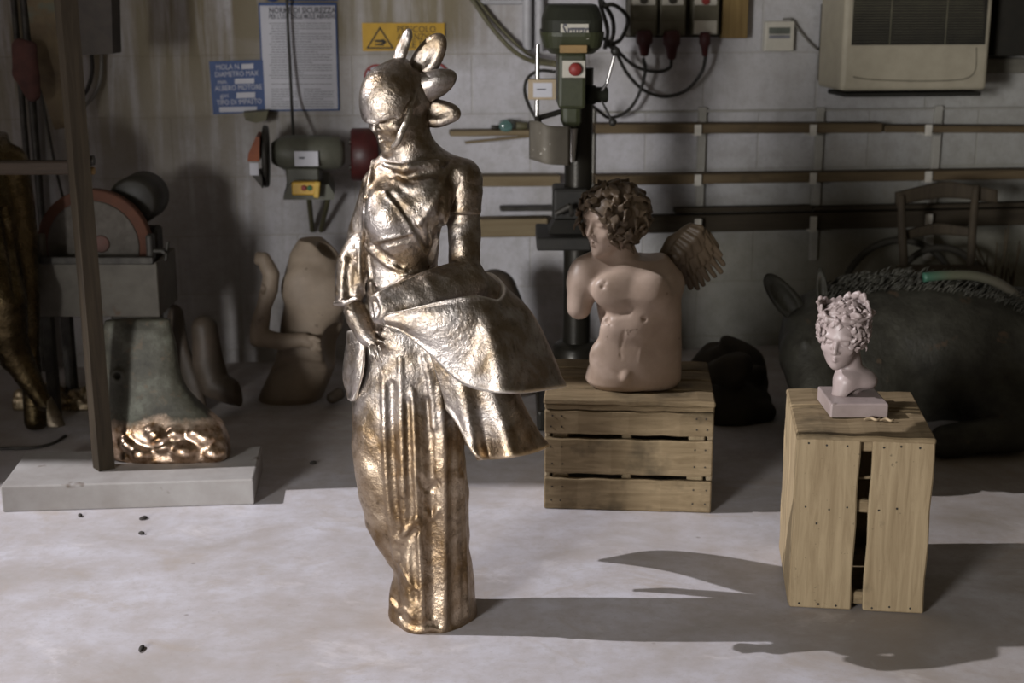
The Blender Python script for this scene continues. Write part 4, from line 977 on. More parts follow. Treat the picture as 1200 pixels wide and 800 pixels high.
# headless clay torso with a folded arm, and fragments, at the foot of the wall
M_CL2 = clay('dusty_clay', (.27, .215, .16), (.195, .152, .112), rough=.6, dark=(.13, .10, .075))
M_CL3 = clay('dark_clay', (.085, .064, .047), (.055, .042, .03), rough=.55, dark=(.06, .045, .035))
YA = 5.42; KA = mpp(YA, .4)
def Ap(px, py, dy=0): return P(px, py, YA + dy)
ct = thing('headless_torso', np.append(Ap(350, 468)[:2], 0), 'headless grey-brown clay torso with a folded arm, standing on the floor under the bench grinder', 'sculpture')
def clay_torso():
    S = SDF(Ap(280, 480, -.2), Ap(425, 265, .18) + .02, .005); S.lo[2] = -.005
    def rw(py, xl, xr, yc, ry): a = Ap(xl, py, yc); b = Ap(xr, py, yc); return (a[2], a[0], b[0], YA + yc, ry)
    rows = [rw(276, 350, 385, .0, .06), rw(292, 340, 396, 0, .085), rw(315, 334, 405, 0, .11), rw(345, 333, 407, 0, .12), rw(375, 330, 402, -.01, .115), rw(400, 326, 396, -.01, .115), (rw(420, 322, 394, -.01, .11)), rw(440, 312, 388, -.01, .115), rw(455, 305, 382, -.01, .115), rw(462, 303, 378, 0, .11)]
    rows.append((0,) + rows[-1][1:]); S.column(rows, k=.02, power=2.3)
    S.half(Ap(372, 280, -.02), (.62, -.15, .78), .008); S.ell(Ap(383, 289, -.02), np.array([13, 16, 8]) * KA, R3(0, math.radians(38), 0), k=.006, sub=True)
    S.seam([(322, 428), (345, 420), (372, 424), (388, 420)], 2.5 * KA, .02, True); S.lump(352, 335, (22 * KA, .03, 22 * KA), k=.05, sink=.6); S.lump(388, 345, (16 * KA, .03, 20 * KA), k=.04, sink=.6)
    S.half(Ap(378, 462, 0), (.8, -.2, -.35), .01)
    S.ell(Ap(392, 400, -.05), (14 * KA, .08, 26 * KA), k=.03, sub=True)
    S.noise(.002, 30, 6); S.half((0, 0, 0), (0, 0, -1), .002); return S
clay_torso().obj('body', M_CL2, ct)
def clay_arm():
    S = SDF(Ap(285, 425, -.32), Ap(385, 290, .05) + .02, .004)
    S.chain([Ap(309, 303, -.12), Ap(318, 322, -.13), Ap(316, 338, -.14), Ap(309, 360, -.14), Ap(302, 394, -.14)], np.array([8, 9.5, 10, 9, 11.5]) * KA, k=.012)
    S.chain([Ap(302, 395, -.14), Ap(330, 400, -.155), Ap(357, 398, -.15)], np.array([11, 10, 8]) * KA, k=.012)
    S.ell(Ap(362, 401, -.15), np.array([9, 8, 7]) * KA, k=.01)
    for i, (x, y) in enumerate([(374, 404), (375, 409), (372, 413), (368, 415)]): S.chain([Ap(363 + i * .3, 399 + i * 2.5, -.155), Ap((363 + x) / 2 + 1, (399 + y) / 2 + i, -.16), Ap(x, y, -.155)], np.array([3.2, 3, 2.4]) * KA, k=.003)
    S.chain([Ap(360, 396, -.155), Ap(368, 396, -.165), Ap(374, 399, -.165)], np.array([3.2, 3, 2.4]) * KA, k=.004)
    S.ell(Ap(307, 339, -.17), np.array([5, 9, 6]) * KA, k=.003, sub=True)
    S.chain([Ap(307, 303, -.12), Ap(303, 299, -.12), Ap(302, 306, -.13)], np.array([5, 4.5, 4]) * KA, k=.005)
    S.noise(.001, 50, 6); return S
clay_arm().obj('arm', M_CL2, ct)
def fragment(name, mat, label, pts, rs, Y, cut=None, cat='clay fragment', res=.005, flat=None):
    Kf = mpp(Y, .3); q = [P(x, y, Y + d) for x, y, d in pts]; A = np.array(q); rr = np.array(rs) * Kf
    S = SDF(A.min(0) - rr.max() - .02, A.max(0) + rr.max() + .02, res); S.chain(q, rr, k=.012, flat=flat); S.noise(.0022, 32, len(pts))
    if cut: S.half(P(cut[0], cut[1], Y), cut[2], .004)
    S.half((0, 0, .0005), (0, 0, -1), .002); return tag(S.obj(name, mat), label, cat)
fragment('bent_limb', M_CL3, 'broken brown clay limb bent at the knee, right of the green casting', [(240, 385, .0), (244, 425, -.02), (252, 449, -.03), (272, 459, -.05), (292, 464, -.06)], [15, 18, 18, 15, 14], 5.25, (286, 462, (.97, -.1, .2)))
fragment('clay_offcut', M_CL3, 'small clay offcut on the floor at the right foot of the headless torso', [(389, 466, 0), (397, 461, .02)], [7, 7], 5.30, None)
fragment('clay_slab', M_CL3, 'tall dark curved clay slab behind the green casting', [(205, 368, .1), (210, 410, .05), (222, 450, .02), (232, 482, .0)], [11, 14, 16, 14], 5.25, None, flat=((.4, 1, 0), 1.8))
fragment('clay_lump', M_CL3, 'dark rounded clay lump against the wall behind the bell sleeve of the statue', [(580, 340, .04), (590, 385, .0), (600, 440, -.02)], [26, 34, 38], 5.55)
# clutter at the top left
M_PLANK = paint('weathered_paint', (.17, .13, .07), (.085, .06, .035), rough=.8, scale=7, spots=((.10, .115, .085), 5, .56))
mb = MB(); a, b = P(38, -90, 5.45), P(62, 150, 5.62); prism(mb, [P(22, -90, 5.45), P(78, -90, 5.45), P(78, 60, 5.56), P(76, 150, 5.62), P(64, 152, 5.62), P(40, 80, 5.57)], (0, .03, 0)); tag(mb.obj('painted_board', M_PLANK), 'weathered painted board hanging behind the wooden post, ochre and green stained', 'board')
M_RAG = paint('dark_red_cloth', (.10, .04, .032), (.055, .026, .022), rough=.95, scale=20)
S = SDF(P(15, 125, 5.40) - .02, P(62, 45, 5.55) + .02, .006); q = [P(24, 56, 5.47), P(28, 85, 5.47), P(38, 110, 5.47)]; S.chain(q, np.array([9, 14, 6]) * .0033, k=.03, flat=((0, 1, 0), 1.6)); S.chain([P(38, 55, 5.47), P(36, 88, 5.46), P(41, 108, 5.47)], np.array([6, 10, 5]) * .0033, k=.02); S.noise(.005, 40, 3)
tag(S.obj('red_rag', M_RAG), 'dark red rag hung beside the weathered board', 'rag')
for lab, x0, x1, r in (('leftmost dark iron pipe fixed upright on the wall', 12, 21, .013), ('dark iron pipe upright on the wall, right of the leftmost pipe', 24, 34, .016)):
    mb = MB(); a, b = W(x0 - 9, -90, .05), W(x1 + 6, 330, .05); b[:2] = (W(x0 + 4, 0, .05) + WU * 0)[:2]; a[:2] = b[:2]; b[2] = 0.0; cyl(mb, b, a, r, n=12); tag(mb.obj('iron_pipe', M_IRON), lab, 'pipe', 'iron pipes on the left of the wall')
mb = MB(); tube(mb, [W(38, 60, .10), W(46, 100, .05), W(56, 150, .04), W(66, 200, .04), W(76, 240, .04)], .006, 8); tag(mb.obj('hanging_rope', M_IRON), 'thin dark rope hanging down the wall behind the crossbar', 'rope')
M_BLKP = paint('dark_panel', (.045, .035, .026), (.028, .022, .017), rough=.7)
mb = MB(); prism(mb, [P(88, -80, 5.3), P(128, -80, 5.3), P(132, 63, 5.3), P(90, 65, 5.3)], (0, .12, 0)); hp = tag(mb.obj('dark_cabinet', M_BLKP), 'dark brown hanging cabinet right of the wooden post, above the wire loops', 'cabinet')
M_WIRE = paint('black_cable', (.030, .028, .024), rough=.5, bstr=0)
M_WIREG = paint('grey_cable', (.17, .16, .14), rough=.6, bstr=0)
for lab, pts, m_ in (('dark cable loop hanging below the dark cabinet, nearer the post', [(107, 60), (108, 85), (102, 105), (93, 118)], M_WIRE), ('grey cable loop hanging below the dark cabinet, the wider one', [(119, 60), (118, 90), (110, 112), (95, 128)], M_WIREG)):
    mb = MB(); tube(mb, [W(x, y, .04) for x, y in pts], .008, 8); tag(mb.obj('cable_loop', m_), lab, 'cable', 'cables below the dark cabinet')
mb = MB(); tube(mb, [np.append(G(x, y)[:2], .006) for x, y in ((-30, 528), (10, 527), (40, 526), (62, 521), (77, 512))], .0055, 8); tag(mb.obj('floor_cable', M_IRON), 'thin dark cable lying on the floor by the bronze foot', 'cable')
M_BIT = paint('dark_chip', (.045, .04, .035), rough=.8)
for i, (x, y, sx, sy, lab) in enumerate(((166, 761, .014, .03, 'dark chip standing out on the pale floor near the lower left corner'), (94, 605, .012, .012, 'small dark chip on the floor in front of the slab, left one'), (168, 608, .03, .012, 'flat dark chip on the floor in front of the slab, larger one'), (367, 543, .024, .014, 'dark chip on the shaded floor left of the statue'), (166, 626, .012, .01, 'tiny dark chip on the floor below the larger chip by the slab'))):
    p = G(x, y); S = SDF(p - (.04, .04, .005), p + (.04, .04, .02), .002); S.ell(p + (0, 0, .004), (sx / 2, sy / 2 + .004, .006), R3(0, 0, .4 * i), k=.002); S.noise(.0012, 160, i); S.half((0, 0, .0005), (0, 0, -1), .001)
    tag(S.obj('debris_chip', M_BIT), lab, 'debris', 'chips on the floor')
# ------------------------------------------------------------------ things on the back wall
def wbox(mb, px0, py0, px1, py1, off, dep, bev=.003, seg=1):
    """box on the wall: its front face fills the pixel rectangle at distance off+dep from the wall"""
    u0, z0 = wuz(px0, py1, off + dep); u1 = wuz(px1, py1, off + dep)[0]; z1 = wuz(px1, py0, off + dep)[1]
    return box(mb, ((u0 + u1) / 2, -(off + dep / 2), (z0 + z1) / 2), (abs(u1 - u0), dep, abs(z1 - z0)), bev=bev, M=WM, seg=seg)
def wtext_M(px, py, off, tilt=0.0):
    u, z = wuz(px, py, off)
    return WM @ Matrix.Translation((u, -off, z)) @ Matrix.Rotation(PI / 2, 4, 'X') @ Matrix.Rotation(tilt, 4, 'Z')
KW = 6.2 * .99 / F_PX
M_BLUE = paint('sign_blue', (.035, .075, .21), (.028, .06, .17), rough=.45, bstr=0)
M_WHITE = paint('sign_white', (.52, .52, .56), (.46, .46, .50), rough=.5, bstr=0, scale=6)
M_CREAM = paint('label_cream', (.50, .47, .40), (.42, .40, .34), rough=.5, bstr=0)
M_INK = paint('print_ink', (.10, .10, .115), rough=.6, bstr=0)
M_INKG = paint('print_grey', (.20, .20, .22), rough=.6, bstr=0)
M_YEL = paint('sign_yellow', (.52, .31, .03), (.42, .25, .025), rough=.45, bstr=0)
M_BLK = paint('print_black', (.035, .03, .02), rough=.6, bstr=0)
M_REDP = paint('sign_red', (.26, .035, .03), rough=.5, bstr=0)
def sign_root(name, px, py, off, label, cat='sign', group=None): return thing(name, W(px, py, off), label, cat, group)
# blue machine plate
sg = sign_root('blue_sign', 278, 133, .02, 'small dark blue sign with white capital letters, left of the white rules sheet')
def tilted_plate(name, quad, mat, root, th=.006, off=.012):
    mb = MB(); pts = [W(x, y, off) for x, y in quad]; prism(mb, pts[::-1], -WN * th); return mb.obj(name, mat, root)
tilted_plate('plate', [(245, 72), (308, 70), (311, 131), (250, 134)], M_BLUE, sg)
tl = .03
for txt, x, y, sz, fw in (('MOLA N.', 253, 81.5, .030, 27), ('DIAMETRO MAX', 252, 90, .030, 48), ('mm.', 255, 98, .027, 11), ('ALBERO MOTORE', 252, 106.3, .030, 52), ('giri', 258, 114.5, .027, 9), ('TIPO DI IMPASTO', 254, 123, .030, 50)):
    lettering('lettering', txt, sz, wtext_M(x, y + .3, .0128, tl), M_WHITE, sg, fit=fw * KW)
for x0, y0, x1, y1 in ((283, 74.5, 297, 80.5), (275, 91.5, 298, 97.5), (277, 108, 299, 114.5), (257, 124.8, 301, 130.5)):
    mb = MB(); prism(mb, [W(x, y, .0135) for x, y in ((x0, y0 + .7), (x1, y0), (x1, y1), (x0, y1 + .7))][::-1], -WN * .001); mb.obj('blank_field', M_WHITE, sg)
# white safety rules sheet
rs = sign_root('rules_sheet', 353, 131, .01, 'tall white printed safety rules sheet with a blue border, above the bench grinder')
mb = MB(); wbox(mb, 308, 3, 398, 130.5, .004, .006, bev=.001); mb.obj('border', M_BLUE, rs)
mb = MB(); wbox(mb, 309.8, 6.5, 396, 128.5, .0101, .0015, bev=0); mb.obj('sheet', M_WHITE, rs)
lettering('lettering', 'NORME DI SICUREZZA', .034, wtext_M(315, 15.5, .0120), M_INK, rs, bold=.0008, fit=74 * KW)
lettering('lettering', "PER L'USO DELLE MOLE ABRASIVE", .026, wtext_M(315, 22, .0120), M_INK, rs, bold=.0006, fit=74 * KW)
rg = np.random.default_rng(11)
for i, y in enumerate(list(np.arange(27, 93, 3.05)) + [98] + list(np.arange(104, 126, 2.9))):
    x = 318 if i % 4 else 315.5; mb = MB()
    for x0, x1 in (((x, 389),) if y < 100 else ((318, 349), (356, 391))):
        mb = MB()
        e = x0 + (x1 - x0) * (1 if i % 4 != 3 else rg.uniform(.3, .8)); w = x0
        while w < e - 2:
            q = min(e, w + rg.uniform(2.5, 8)); wbox(mb, w, y, q, y + .9, .0117, .0002, bev=0); w = q + rg.uniform(.6, 1.1)
        mb.obj('text_line', M_INKG, rs)
bs = sign_root('blue_sign', 370, 2, .01, 'blue sign strip with a round symbol at the top edge above the rules sheet')
mb = MB(); wbox(mb, 335, -45, 396, 1, .003, .006, bev=.001); mb.obj('plate', M_BLUE, bs)
mb = MB(); a = W(319, -10, .003); lathe(mb, a, WN, [(0, 11 * KW), (.006, 11 * KW)], 28); mb.obj('round_symbol', M_BLUE, bs)
# yellow warning sign
ys = sign_root('warning_sign', 472, 60, .01, 'yellow warning sign with a black triangle, behind the helmet of the statue')
tilted_plate('plate', [(424, 27), (521, 27), (521, 58), (425, 60)], M_YEL, ys)
mb = MB()
tri = [(445.2, 31), (429, 57), (462, 57)]; cen = np.mean(tri, 0); inn = [tuple(cen + (np.array(p) - cen) * .80) for p in tri]
V = [W(x, y, .0132) for x, y in tri] + [W(x, y, .0132) for x, y in inn]; mb.add(V, [(0, 1, 4, 3), (1, 2, 5, 4), (2, 0, 3, 5)]); mb.obj('triangle', M_BLK, ys)
mb = MB()
for poly in ([(438, 47), (450, 46), (452, 48.5), (450, 50), (440, 49.2)], [(439, 51.5), (449, 50.5), (450, 53.5), (440, 53)], [(448, 47), (453, 48), (452, 51), (448, 52.5)]):
    mb.add([W(x, y, .0133) for x, y in poly], [tuple(range(len(poly)))])
mb.obj('hand_symbol', M_BLK, ys)
for txt, x, y in (('PERICOLO', 465, 38), ('ATTENZIONE', 465, 47), ('ALLE MANI', 465, 56)): lettering('lettering', txt, .038, wtext_M(x, y, .0128), M_BLK, ys, fit=(44 if len(txt) == 8 else 50) * KW)
for (x, y), lab in (((441, 90), 'round red and white prohibition sign on the wall, left behind the helmet'), ((511, 88), 'round red and white prohibition sign on the wall, right behind the helmet')):
    pr = sign_root('prohibition_sign', x, y, .005, lab, 'sign', 'prohibition signs behind the helmet')
    a = W(x, y, .004); mb = MB(); lathe(mb, a, WN, [(0, 13.5 * KW), (.004, 13.5 * KW)], 40); mb.obj('plate', M_WHITE, pr)
    mb = MB(); u_, z_ = WU, WZ; V = []; Fs = []
    for k in range(40):
        for r in (14.2, 11.6): V.append(a + WN * .0055 + KW * r * (math.cos(k * PI / 20) * u_ + math.sin(k * PI / 20) * z_))
    for k in range(40): Fs.append((2 * k, 2 * ((k + 1) % 40), 2 * ((k + 1) % 40) + 1, 2 * k + 1))
    mb.add(V, Fs); d = KW * 12; p1 = a + WN * .0055 + d * .707 * (-u_ + z_); p2 = a + WN * .0055 + d * .707 * (u_ - z_); q = (u_ + z_) * KW * 1.0
    mb.add([p1 - q, p1 + q, p2 + q, p2 - q], [(0, 3, 2, 1)]); mb.obj('ring_and_bar', M_REDP, pr)
# dark wall lamp under the blue sign
M_OLIVE = paint('olive_metal', (.12, .11, .06), (.08, .072, .04), rough=.6)
mb = MB(); prism(mb, [W(285, 132, .10), W(314, 130, .10), W(312, 141, .10), W(300, 144, .10), W(288, 141, .10)], -WN * .10); tag(mb.obj('wall_bracket', M_OLIVE), 'small olive metal bracket on the wall just under the blue sign', 'bracket')
# bench grinder on its wall bracket
YW = .26
def Wg(px, py, off=YW): return W(px, py, off)
M_GRN = paint('grinder_green_grey', (.115, .115, .088), (.08, .08, .06), rough=.5, scale=12, spots=((.12, .085, .045), 10, .66))
M_ORANGE = paint('orange_guard', (.30, .095, .04), (.19, .06, .03), rough=.65, scale=16)
M_DRED = paint('dark_red_guard', (.075, .013, .012), (.04, .009, .008), rough=.45, scale=12)
bg = thing('bench_grinder', Wg(360, 238), 'grey green bench grinder with an orange and a dark red guard, on a wall bracket', 'bench grinder')
c0, c1 = Wg(318, 179), Wg(404, 179); ax = c1 - c0; Lg = np.linalg.norm(ax); KG_ = KW * .96
mb = MB(); lathe(mb, c0, ax, [(0, 11 * KG_), (.02, 15 * KG_), (.05, 19 * KG_), (.08, 20 * KG_), (Lg * .48, 20.5 * KG_), (Lg * .50, 19 * KG_), (Lg * .52, 20 * KG_), (Lg * .92, 19 * KG_), (Lg, 12 * KG_)], 36); mb.obj('motor_housing', M_GRN, bg)
mb = MB(); a = Wg(357, 206); box(mb, a, (37 * KG_, .12, 22 * KG_), bev=.006); mb.obj('pedestal', M_GRN, bg)
mb = MB(); box(mb, Wg(359, 186, YW + 21.6 * KG_), (27 * KG_, .004, 17 * KG_), bev=.001); pl = mb.obj('name_plate', M_WHITE, bg)
q = Wg(349, 187, YW + 21.5 * KG_)
mb = MB(); mb.add([Wg(x, y, YW + 22.4 * KG_) for x, y in ((350, 184), (357, 184), (357, 186), (350, 186))], [(0, 1, 2, 3)][:1]); mb.obj('printed_text', M_INK, pl)
mb = MB(); prism(mb, [Wg(332, 234, YW + .12), Wg(391, 234, YW + .12), Wg(392, 228, YW + .12), Wg(385, 216, YW + .12), Wg(340, 216, YW + .12), Wg(332, 230, YW + .12)], -WN * (YW + .10)); mb.obj('bracket_plate', M_GRN, bg)
for a, b in (((362, 231), (366, 270)), ((385, 231), (376, 270))):
    mb = MB(); p, q = W(a[0], a[1], .16), W(b[0], b[1], .02); cyl(mb, p, q, .011, n=10); mb.obj('strut', M_OLIVE, bg)
mb = MB(); box(mb, Wg(358, 220, YW + .13), (29 * KG_, .05, 15 * KG_), bev=.006, seg=2); sw = mb.obj('switch_box', M_YEL, bg)
for x, m_, nm in ((356, M_REDP, 'stop_button'), (363, paint('button_green', (.03, .14, .05), rough=.5, bstr=0), 'start_button')):
    mb = MB(); a = Wg(x, 220, YW + .155); cyl(mb, a, a + WN * .010, .0105, n=14, bev=.002); mb.obj(nm, m_, sw)
mb = MB(); box(mb, Wg(371.5, 222, YW + .16), (6 * KG_, .02, 18 * KG_), rot=R3(0, .12, 0), bev=.003); mb.obj('switch_flap', paint('flap_yellow', (.62, .40, .05), rough=.5, bstr=0), sw)
# left wheel guard: a thin dark disc with an orange shield on its outer side
mb = MB(); a = Wg(315, 183); lathe(mb, a, -ax, [(0, 33 * KG_), (.005, 35 * KG_), (.02, 35 * KG_), (.024, 30 * KG_)], 36); wh = mb.obj('wheel', M_IRON, bg)
mb = MB(); prism(mb, [Wg(300, 160, YW + .13), Wg(304, 161, YW + .13), Wg(304, 189, YW + .13), Wg(290, 189, YW + .13), Wg(291, 180, YW + .13)], -WN * .2); mb.obj('guard', M_ORANGE, bg)
mb = MB(); box(mb, Wg(298, 198, YW + .14), (10 * KG_, .006, 14 * KG_), bev=.001); mb.obj('eye_shield', M_WHITE, bg)
mb = MB(); prism(mb, [Wg(294, 204, YW + .12), Wg(306, 200, YW + .12), Wg(308, 221, YW + .12)], -WN * .09); mb.obj('lower_guard', M_IRON, bg)
mb = MB(); a = Wg(411, 181); lathe(mb, a, ax, [(0, 27 * KG_), (.008, 30 * KG_), (.10, 30.5 * KG_), (.112, 27 * KG_)], 40); rw_ = mb.obj('wheel_guard', M_DRED, bg)
mb = MB(); a = Wg(409, 166); cyl(mb, a, a + np.array([.012, 0, 0]), .012, n=8); mb.obj('guard_screw', M_IRON, bg); mb = MB(); cyl(mb, Wg(409, 196), Wg(412, 196), .012, n=8); mb.obj('guard_screw', M_IRON, bg)
mb = MB(); tube(mb, [W(335, -40, .05), W(337, 20, .05), W(340, 80, .06), W(342, 125, .10), W(344, 163, .20)], .0062, 8); tag(mb.obj('power_cable', M_WIRE), 'black cable hanging over the rules sheet down to the bench grinder', 'cable')

# ------------------------------------------------------------------ pillar drill
YD = 5.18; KD = mpp(YD, 1.0)
def D_(px, py, dy=0): return P(px, py, YD + dy)
M_DGRN = paint('drill_green', (.050, .056, .026), (.034, .038, .019), rough=.45, scale=9)
M_DDK = paint('drill_dark_green', (.028, .030, .020), (.020, .021, .015), rough=.62, scale=9, spec=.25)
M_CAST = paint('table_iron', (.024, .022, .018), (.014, .013, .011), rough=.6, metal=.2, scale=14)
M_STEEL = paint('bright_steel', (.55, .54, .52), (.42, .41, .40), rough=.3, metal=.9, bstr=0)
M_COLM = paint('oily_column', (.028, .025, .019), (.016, .015, .012), rough=.35, metal=.5, scale=9)
dr = thing('pillar_drill', np.append(D_(676, 300)[:2], 0), 'tall green pillar drill standing against the wall behind the slatted crate', 'drill')
xc = D_(677, 280)[0]
mb = MB(); cyl(mb, (xc, YD + .02, .05), (xc, YD + .02, 1.30), 16.5 * KD, n=28); mb.obj('column', M_COLM, dr)
mb = MB(); box(mb, (xc, YD + .0, .04), (.30, .42, .08), bev=.012, seg=2); lathe(mb, (xc, YD + .02, .075), (0, 0, 1), [(0, .095), (.19, .088), (.21, .07)], 28); mb.obj('base', M_COLM, dr)
def dbox(name, x0, y0, x1, y1, yf, dep, mat, bev=.008, root=dr, seg=2, rot=None):
    a, b = D_(x0, y1, yf), D_(x1, y0, yf); mb = MB()
    box(mb, ((a[0] + b[0]) / 2, YD + yf + dep / 2, (a[2] + b[2]) / 2), (abs(b[0] - a[0]), dep, abs(b[2] - a[2])), rot=rot, bev=bev, seg=seg); return mb.obj(name, mat, root)
dbox('table_collar', 648, 221, 690, 268, -.06, .16, M_CAST, .012)
mb = MB(); prism(mb, [D_(640, 279, -.14), D_(694, 279, -.14), D_(690, 258, -.10), D_(650, 258, -.10)], (0, .14, 0)); mb.obj('table_arm', M_CAST, dr)
dbox('table', 629, 279, 693, 294, -.22, .32, M_CAST, .006)
mb = MB(); a = D_(652, 250, -.10); cyl(mb, a, a + (.05, -.02, .03), .012, n=10); cyl(mb, a + (.05, -.02, .03), a + (.055, -.05, .0), .009, n=8); mb.obj('table_crank', M_IRON, dr)
# head
a = D_(672, 47, -.20); hd = 30 * KD
def rsquare(cx, cy, hx, hy, r, z, n=6):
    out = []
    for sx, sy, a0 in ((1, 1, 0), (-1, 1, PI / 2), (-1, -1, PI), (1, -1, 1.5 * PI)):
        for k in range(n + 1):
            t = a0 + k * PI / 2 / n; out.append((cx + sx * (hx - r) + r * math.cos(t), cy + sy * (hy - r) + r * math.sin(t), z))
    return out
def shell(name, levels, mat, root):
    """stack of rounded rectangles (cx, cy, hx, hy, r, z)"""
    V = []; Fs = []; n = 28
    for L in levels: V += rsquare(*L)
    for i in range(len(levels) - 1):
        for k in range(n): Fs.append((i * n + k, i * n + (k + 1) % n, (i + 1) * n + (k + 1) % n, (i + 1) * n + k))
    Fs.append(tuple(range(n - 1, -1, -1))); Fs.append(tuple((len(levels) - 1) * n + k for k in range(n)))
    mb = MB(); mb.add(V, Fs); return mb.obj(name, mat, root)
zt, zb_ = D_(672, 6, -.2)[2], D_(672, 42, -.2)[2]; xh = D_(672, 25, -.2)[0]
shell('pulley_cover', [(xh, YD + .0, 33 * KD, .22, .06, zb_), (xh, YD + .0, 33 * KD, .22, .06, zb_ + (zt - zb_) * .5), (xh, YD + .01, 29 * KD, .205, .06, zt - .01), (xh, YD + .01, 27 * KD, .19, .05, zt)], M_DDK, dr)
z1, z2, z3 = D_(672, 42, -.2)[2], D_(672, 56, -.2)[2], D_(672, 64, -.2)[2]
shell('cover_rim', [(xh, YD + .0, 24 * KD, .18, .06, z3), (xh, YD + .0, 32 * KD, .215, .06, z2), (xh, YD + .0, 35 * KD, .23, .07, z1 - .001), (xh, YD, 35 * KD, .23, .07, z1 + .012)], M_DGRN, dr)
dbox('head', 654, 62, 687, 128, -.17, .30, M_DGRN, .012)
dbox('quill_housing', 658, 120, 682, 150, -.13, .16, M_DGRN, .02)
mb = MB(); p = D_(670, 150, -.05); cyl(mb, p, p + (0, 0, -.12), .022, .014, 16); mb.obj('chuck', M_STEEL, dr)
mb = MB(); p = D_(688, 111, -.03); lathe(mb, p, (1, 0, 0), [(0, 11 * KD), (.03, 11 * KD), (.032, 9 * KD), (.07, 9 * KD), (.075, 7 * KD)], 24); mb.obj('feed_hub', M_DDK, dr)
mb = MB(); p, q = D_(711, 98, -.06), D_(721, 62, -.06); cyl(mb, p, q, .0055, n=8); cyl(mb, D_(702, 111, -.04), p, .006, n=8); fl = mb.obj('feed_lever', M_STEEL, dr)
mb = MB(); lathe(mb, D_(721, 62, -.06) - (0, 0, .01), (0, 0, 1), [(0, .008), (.012, .017), (.026, .015), (.032, .006)], 14); mb.obj('lever_knob', M_WIRE, fl)
mb = MB(); p = D_(705, 118, -.05); q = D_(718, 143, -.06); cyl(mb, p, q, .004, n=8); lathe(mb, q + (0, 0, .014), (0, 0, -1), [(0, .006), (.008, .014), (.02, .014), (.028, .006)], 14); mb.obj('lower_lever', M_WIRE, dr)
pp = dbox('badge', 657, 28, 690, 46, -.226, .006, M_CREAM, .001)
mb = MB(); rg = np.random.default_rng(4)
def dquad(mb, x0, y0, x1, y1, yf): mb.add([D_(x0, y1, yf), D_(x1, y1, yf), D_(x1, y0, yf), D_(x0, y0, yf)], [(0, 1, 2, 3)])
dquad(mb, 669, 32.5, 686, 35, -.2275)
mb.obj('printed_text', M_INK, pp)
lettering('lettering', 'Srmac', .060, Matrix.Translation(Vector([float(c) for c in D_(659, 42.5, -.2275)])) @ Matrix.Rotation(PI / 2, 4, 'X'), M_INK, pp, bold=.001, fit=29 * KD)
dbox('orange_badge', 656, 53, 688, 62, -.238, .03, M_OCHRE, .001)
sp_ = dbox('switch_plate', 659, 71, 686, 91, -.178, .008, M_CREAM, .002)
mb = MB(); p = D_(674, 81, -.178); lathe(mb, p, (0, -1, 0), [(0, 7 * KD), (.012, 7.4 * KD), (.02, 6.4 * KD)], 24); mb.obj('stop_button', M_REDP, sp_)
mb = MB(); cyl(mb, D_(630, 52, -.12), D_(629, 140, -.12), .0085, n=10); mb.obj('depth_rod', M_STEEL, dr)
lb = dbox('label_box', 619, 93, 652, 117, -.135, .05, paint('beige_box', (.40, .32, .22), (.33, .26, .17), rough=.6), .003)
mb = MB(); dquad(mb, 625, 97, 647, 114, -.1362); mb.obj('paper_label', M_WHITE, lb)
mb = MB(); dquad(mb, 629, 104, 640, 105.5, -.137); mb.obj('printed_text', M_INK, lb)
M_GUARD = paint('spattered_guard', (.18, .162, .13), (.14, .125, .10), rough=.7, scale=9, spots=((.52, .49, .43), 26, .66))
mb = MB(); sheet(mb, [[D_(621, 141, -.16), D_(631, 142, -.25), D_(643, 147, -.28), D_(668, 148, -.22)], [D_(621, 164, -.16), D_(631, 166, -.25), D_(643, 170, -.28), D_(668, 170, -.22)], [D_(621, 186, -.16), D_(631, 189, -.25), D_(643, 192.5, -.28), D_(668, 194, -.22)]], 8, 18, .006); mb.obj('chip_guard', M_GUARD, dr)
mb = MB(); cyl(mb, D_(630, 138, -.12), D_(632, 150, -.17), .012, n=10); cyl(mb, D_(632, 138, -.12), D_(660, 130, -.06), .010, n=10); mb.obj('guard_arm', M_IRON, dr)
# conduits and cables above the drill
M_PVC = paint('conduit_grey', (.40, .395, .41), (.34, .335, .345), rough=.5, bstr=0)
for x, y1, lab in ((618, 58, 'pale grey conduit down the wall left of the drill, the left pipe'), (632, 60, 'pale grey conduit down the wall left of the drill, the right pipe')):
    mb = MB(); a = W(x, y1, .03); b = W(x - 1, -60, .03); b[:2] = a[:2]; cyl(mb, a, b, 5.4 * KW, n=16); tag(mb.obj('conduit', M_PVC), lab, 'conduit', 'conduits beside the drill')
mb = MB(); a, b = W(556, 2, .02), W(612, 2, .02); cyl(mb, a, b, .012, n=12); tag(mb.obj('conduit', M_PVC), 'horizontal pale conduit along the top edge left of the drill', 'conduit', 'conduits beside the drill')
def wcable(pts, r, label, mat=None, group=None, name='cable'):
    mb = MB(); tube(mb, [W(x, y, o) for x, y, o in pts], r, 8); return tag(mb.obj(name, mat or M_WIRE), label, 'cable', group)
wcable([(540, -20, .03), (556, 3, .04), (577, 33, .06), (600, 58, .10), (622, 71, .2), (652, 76, .45)], .010, 'thick dark cable sagging from the top edge to the drill, the lower of two', M_OLIVE, 'cables sagging to the drill')
wcable([(548, -20, .02), (566, 8, .03), (590, 36, .03), (612, 58, .06), (628, 68, .15), (650, 73, .42)], .007, 'thinner cable sagging from the top edge to the drill, the upper of two', M_OLIVE, 'cables sagging to the drill')
wcable([(650, 84, .45), (632, 83, .38), (618, 92, .3), (615, 108, .3), (621, 126, .4), (628, 138, .55)], .007, 'black cable looping round the label box at the left of the drill')
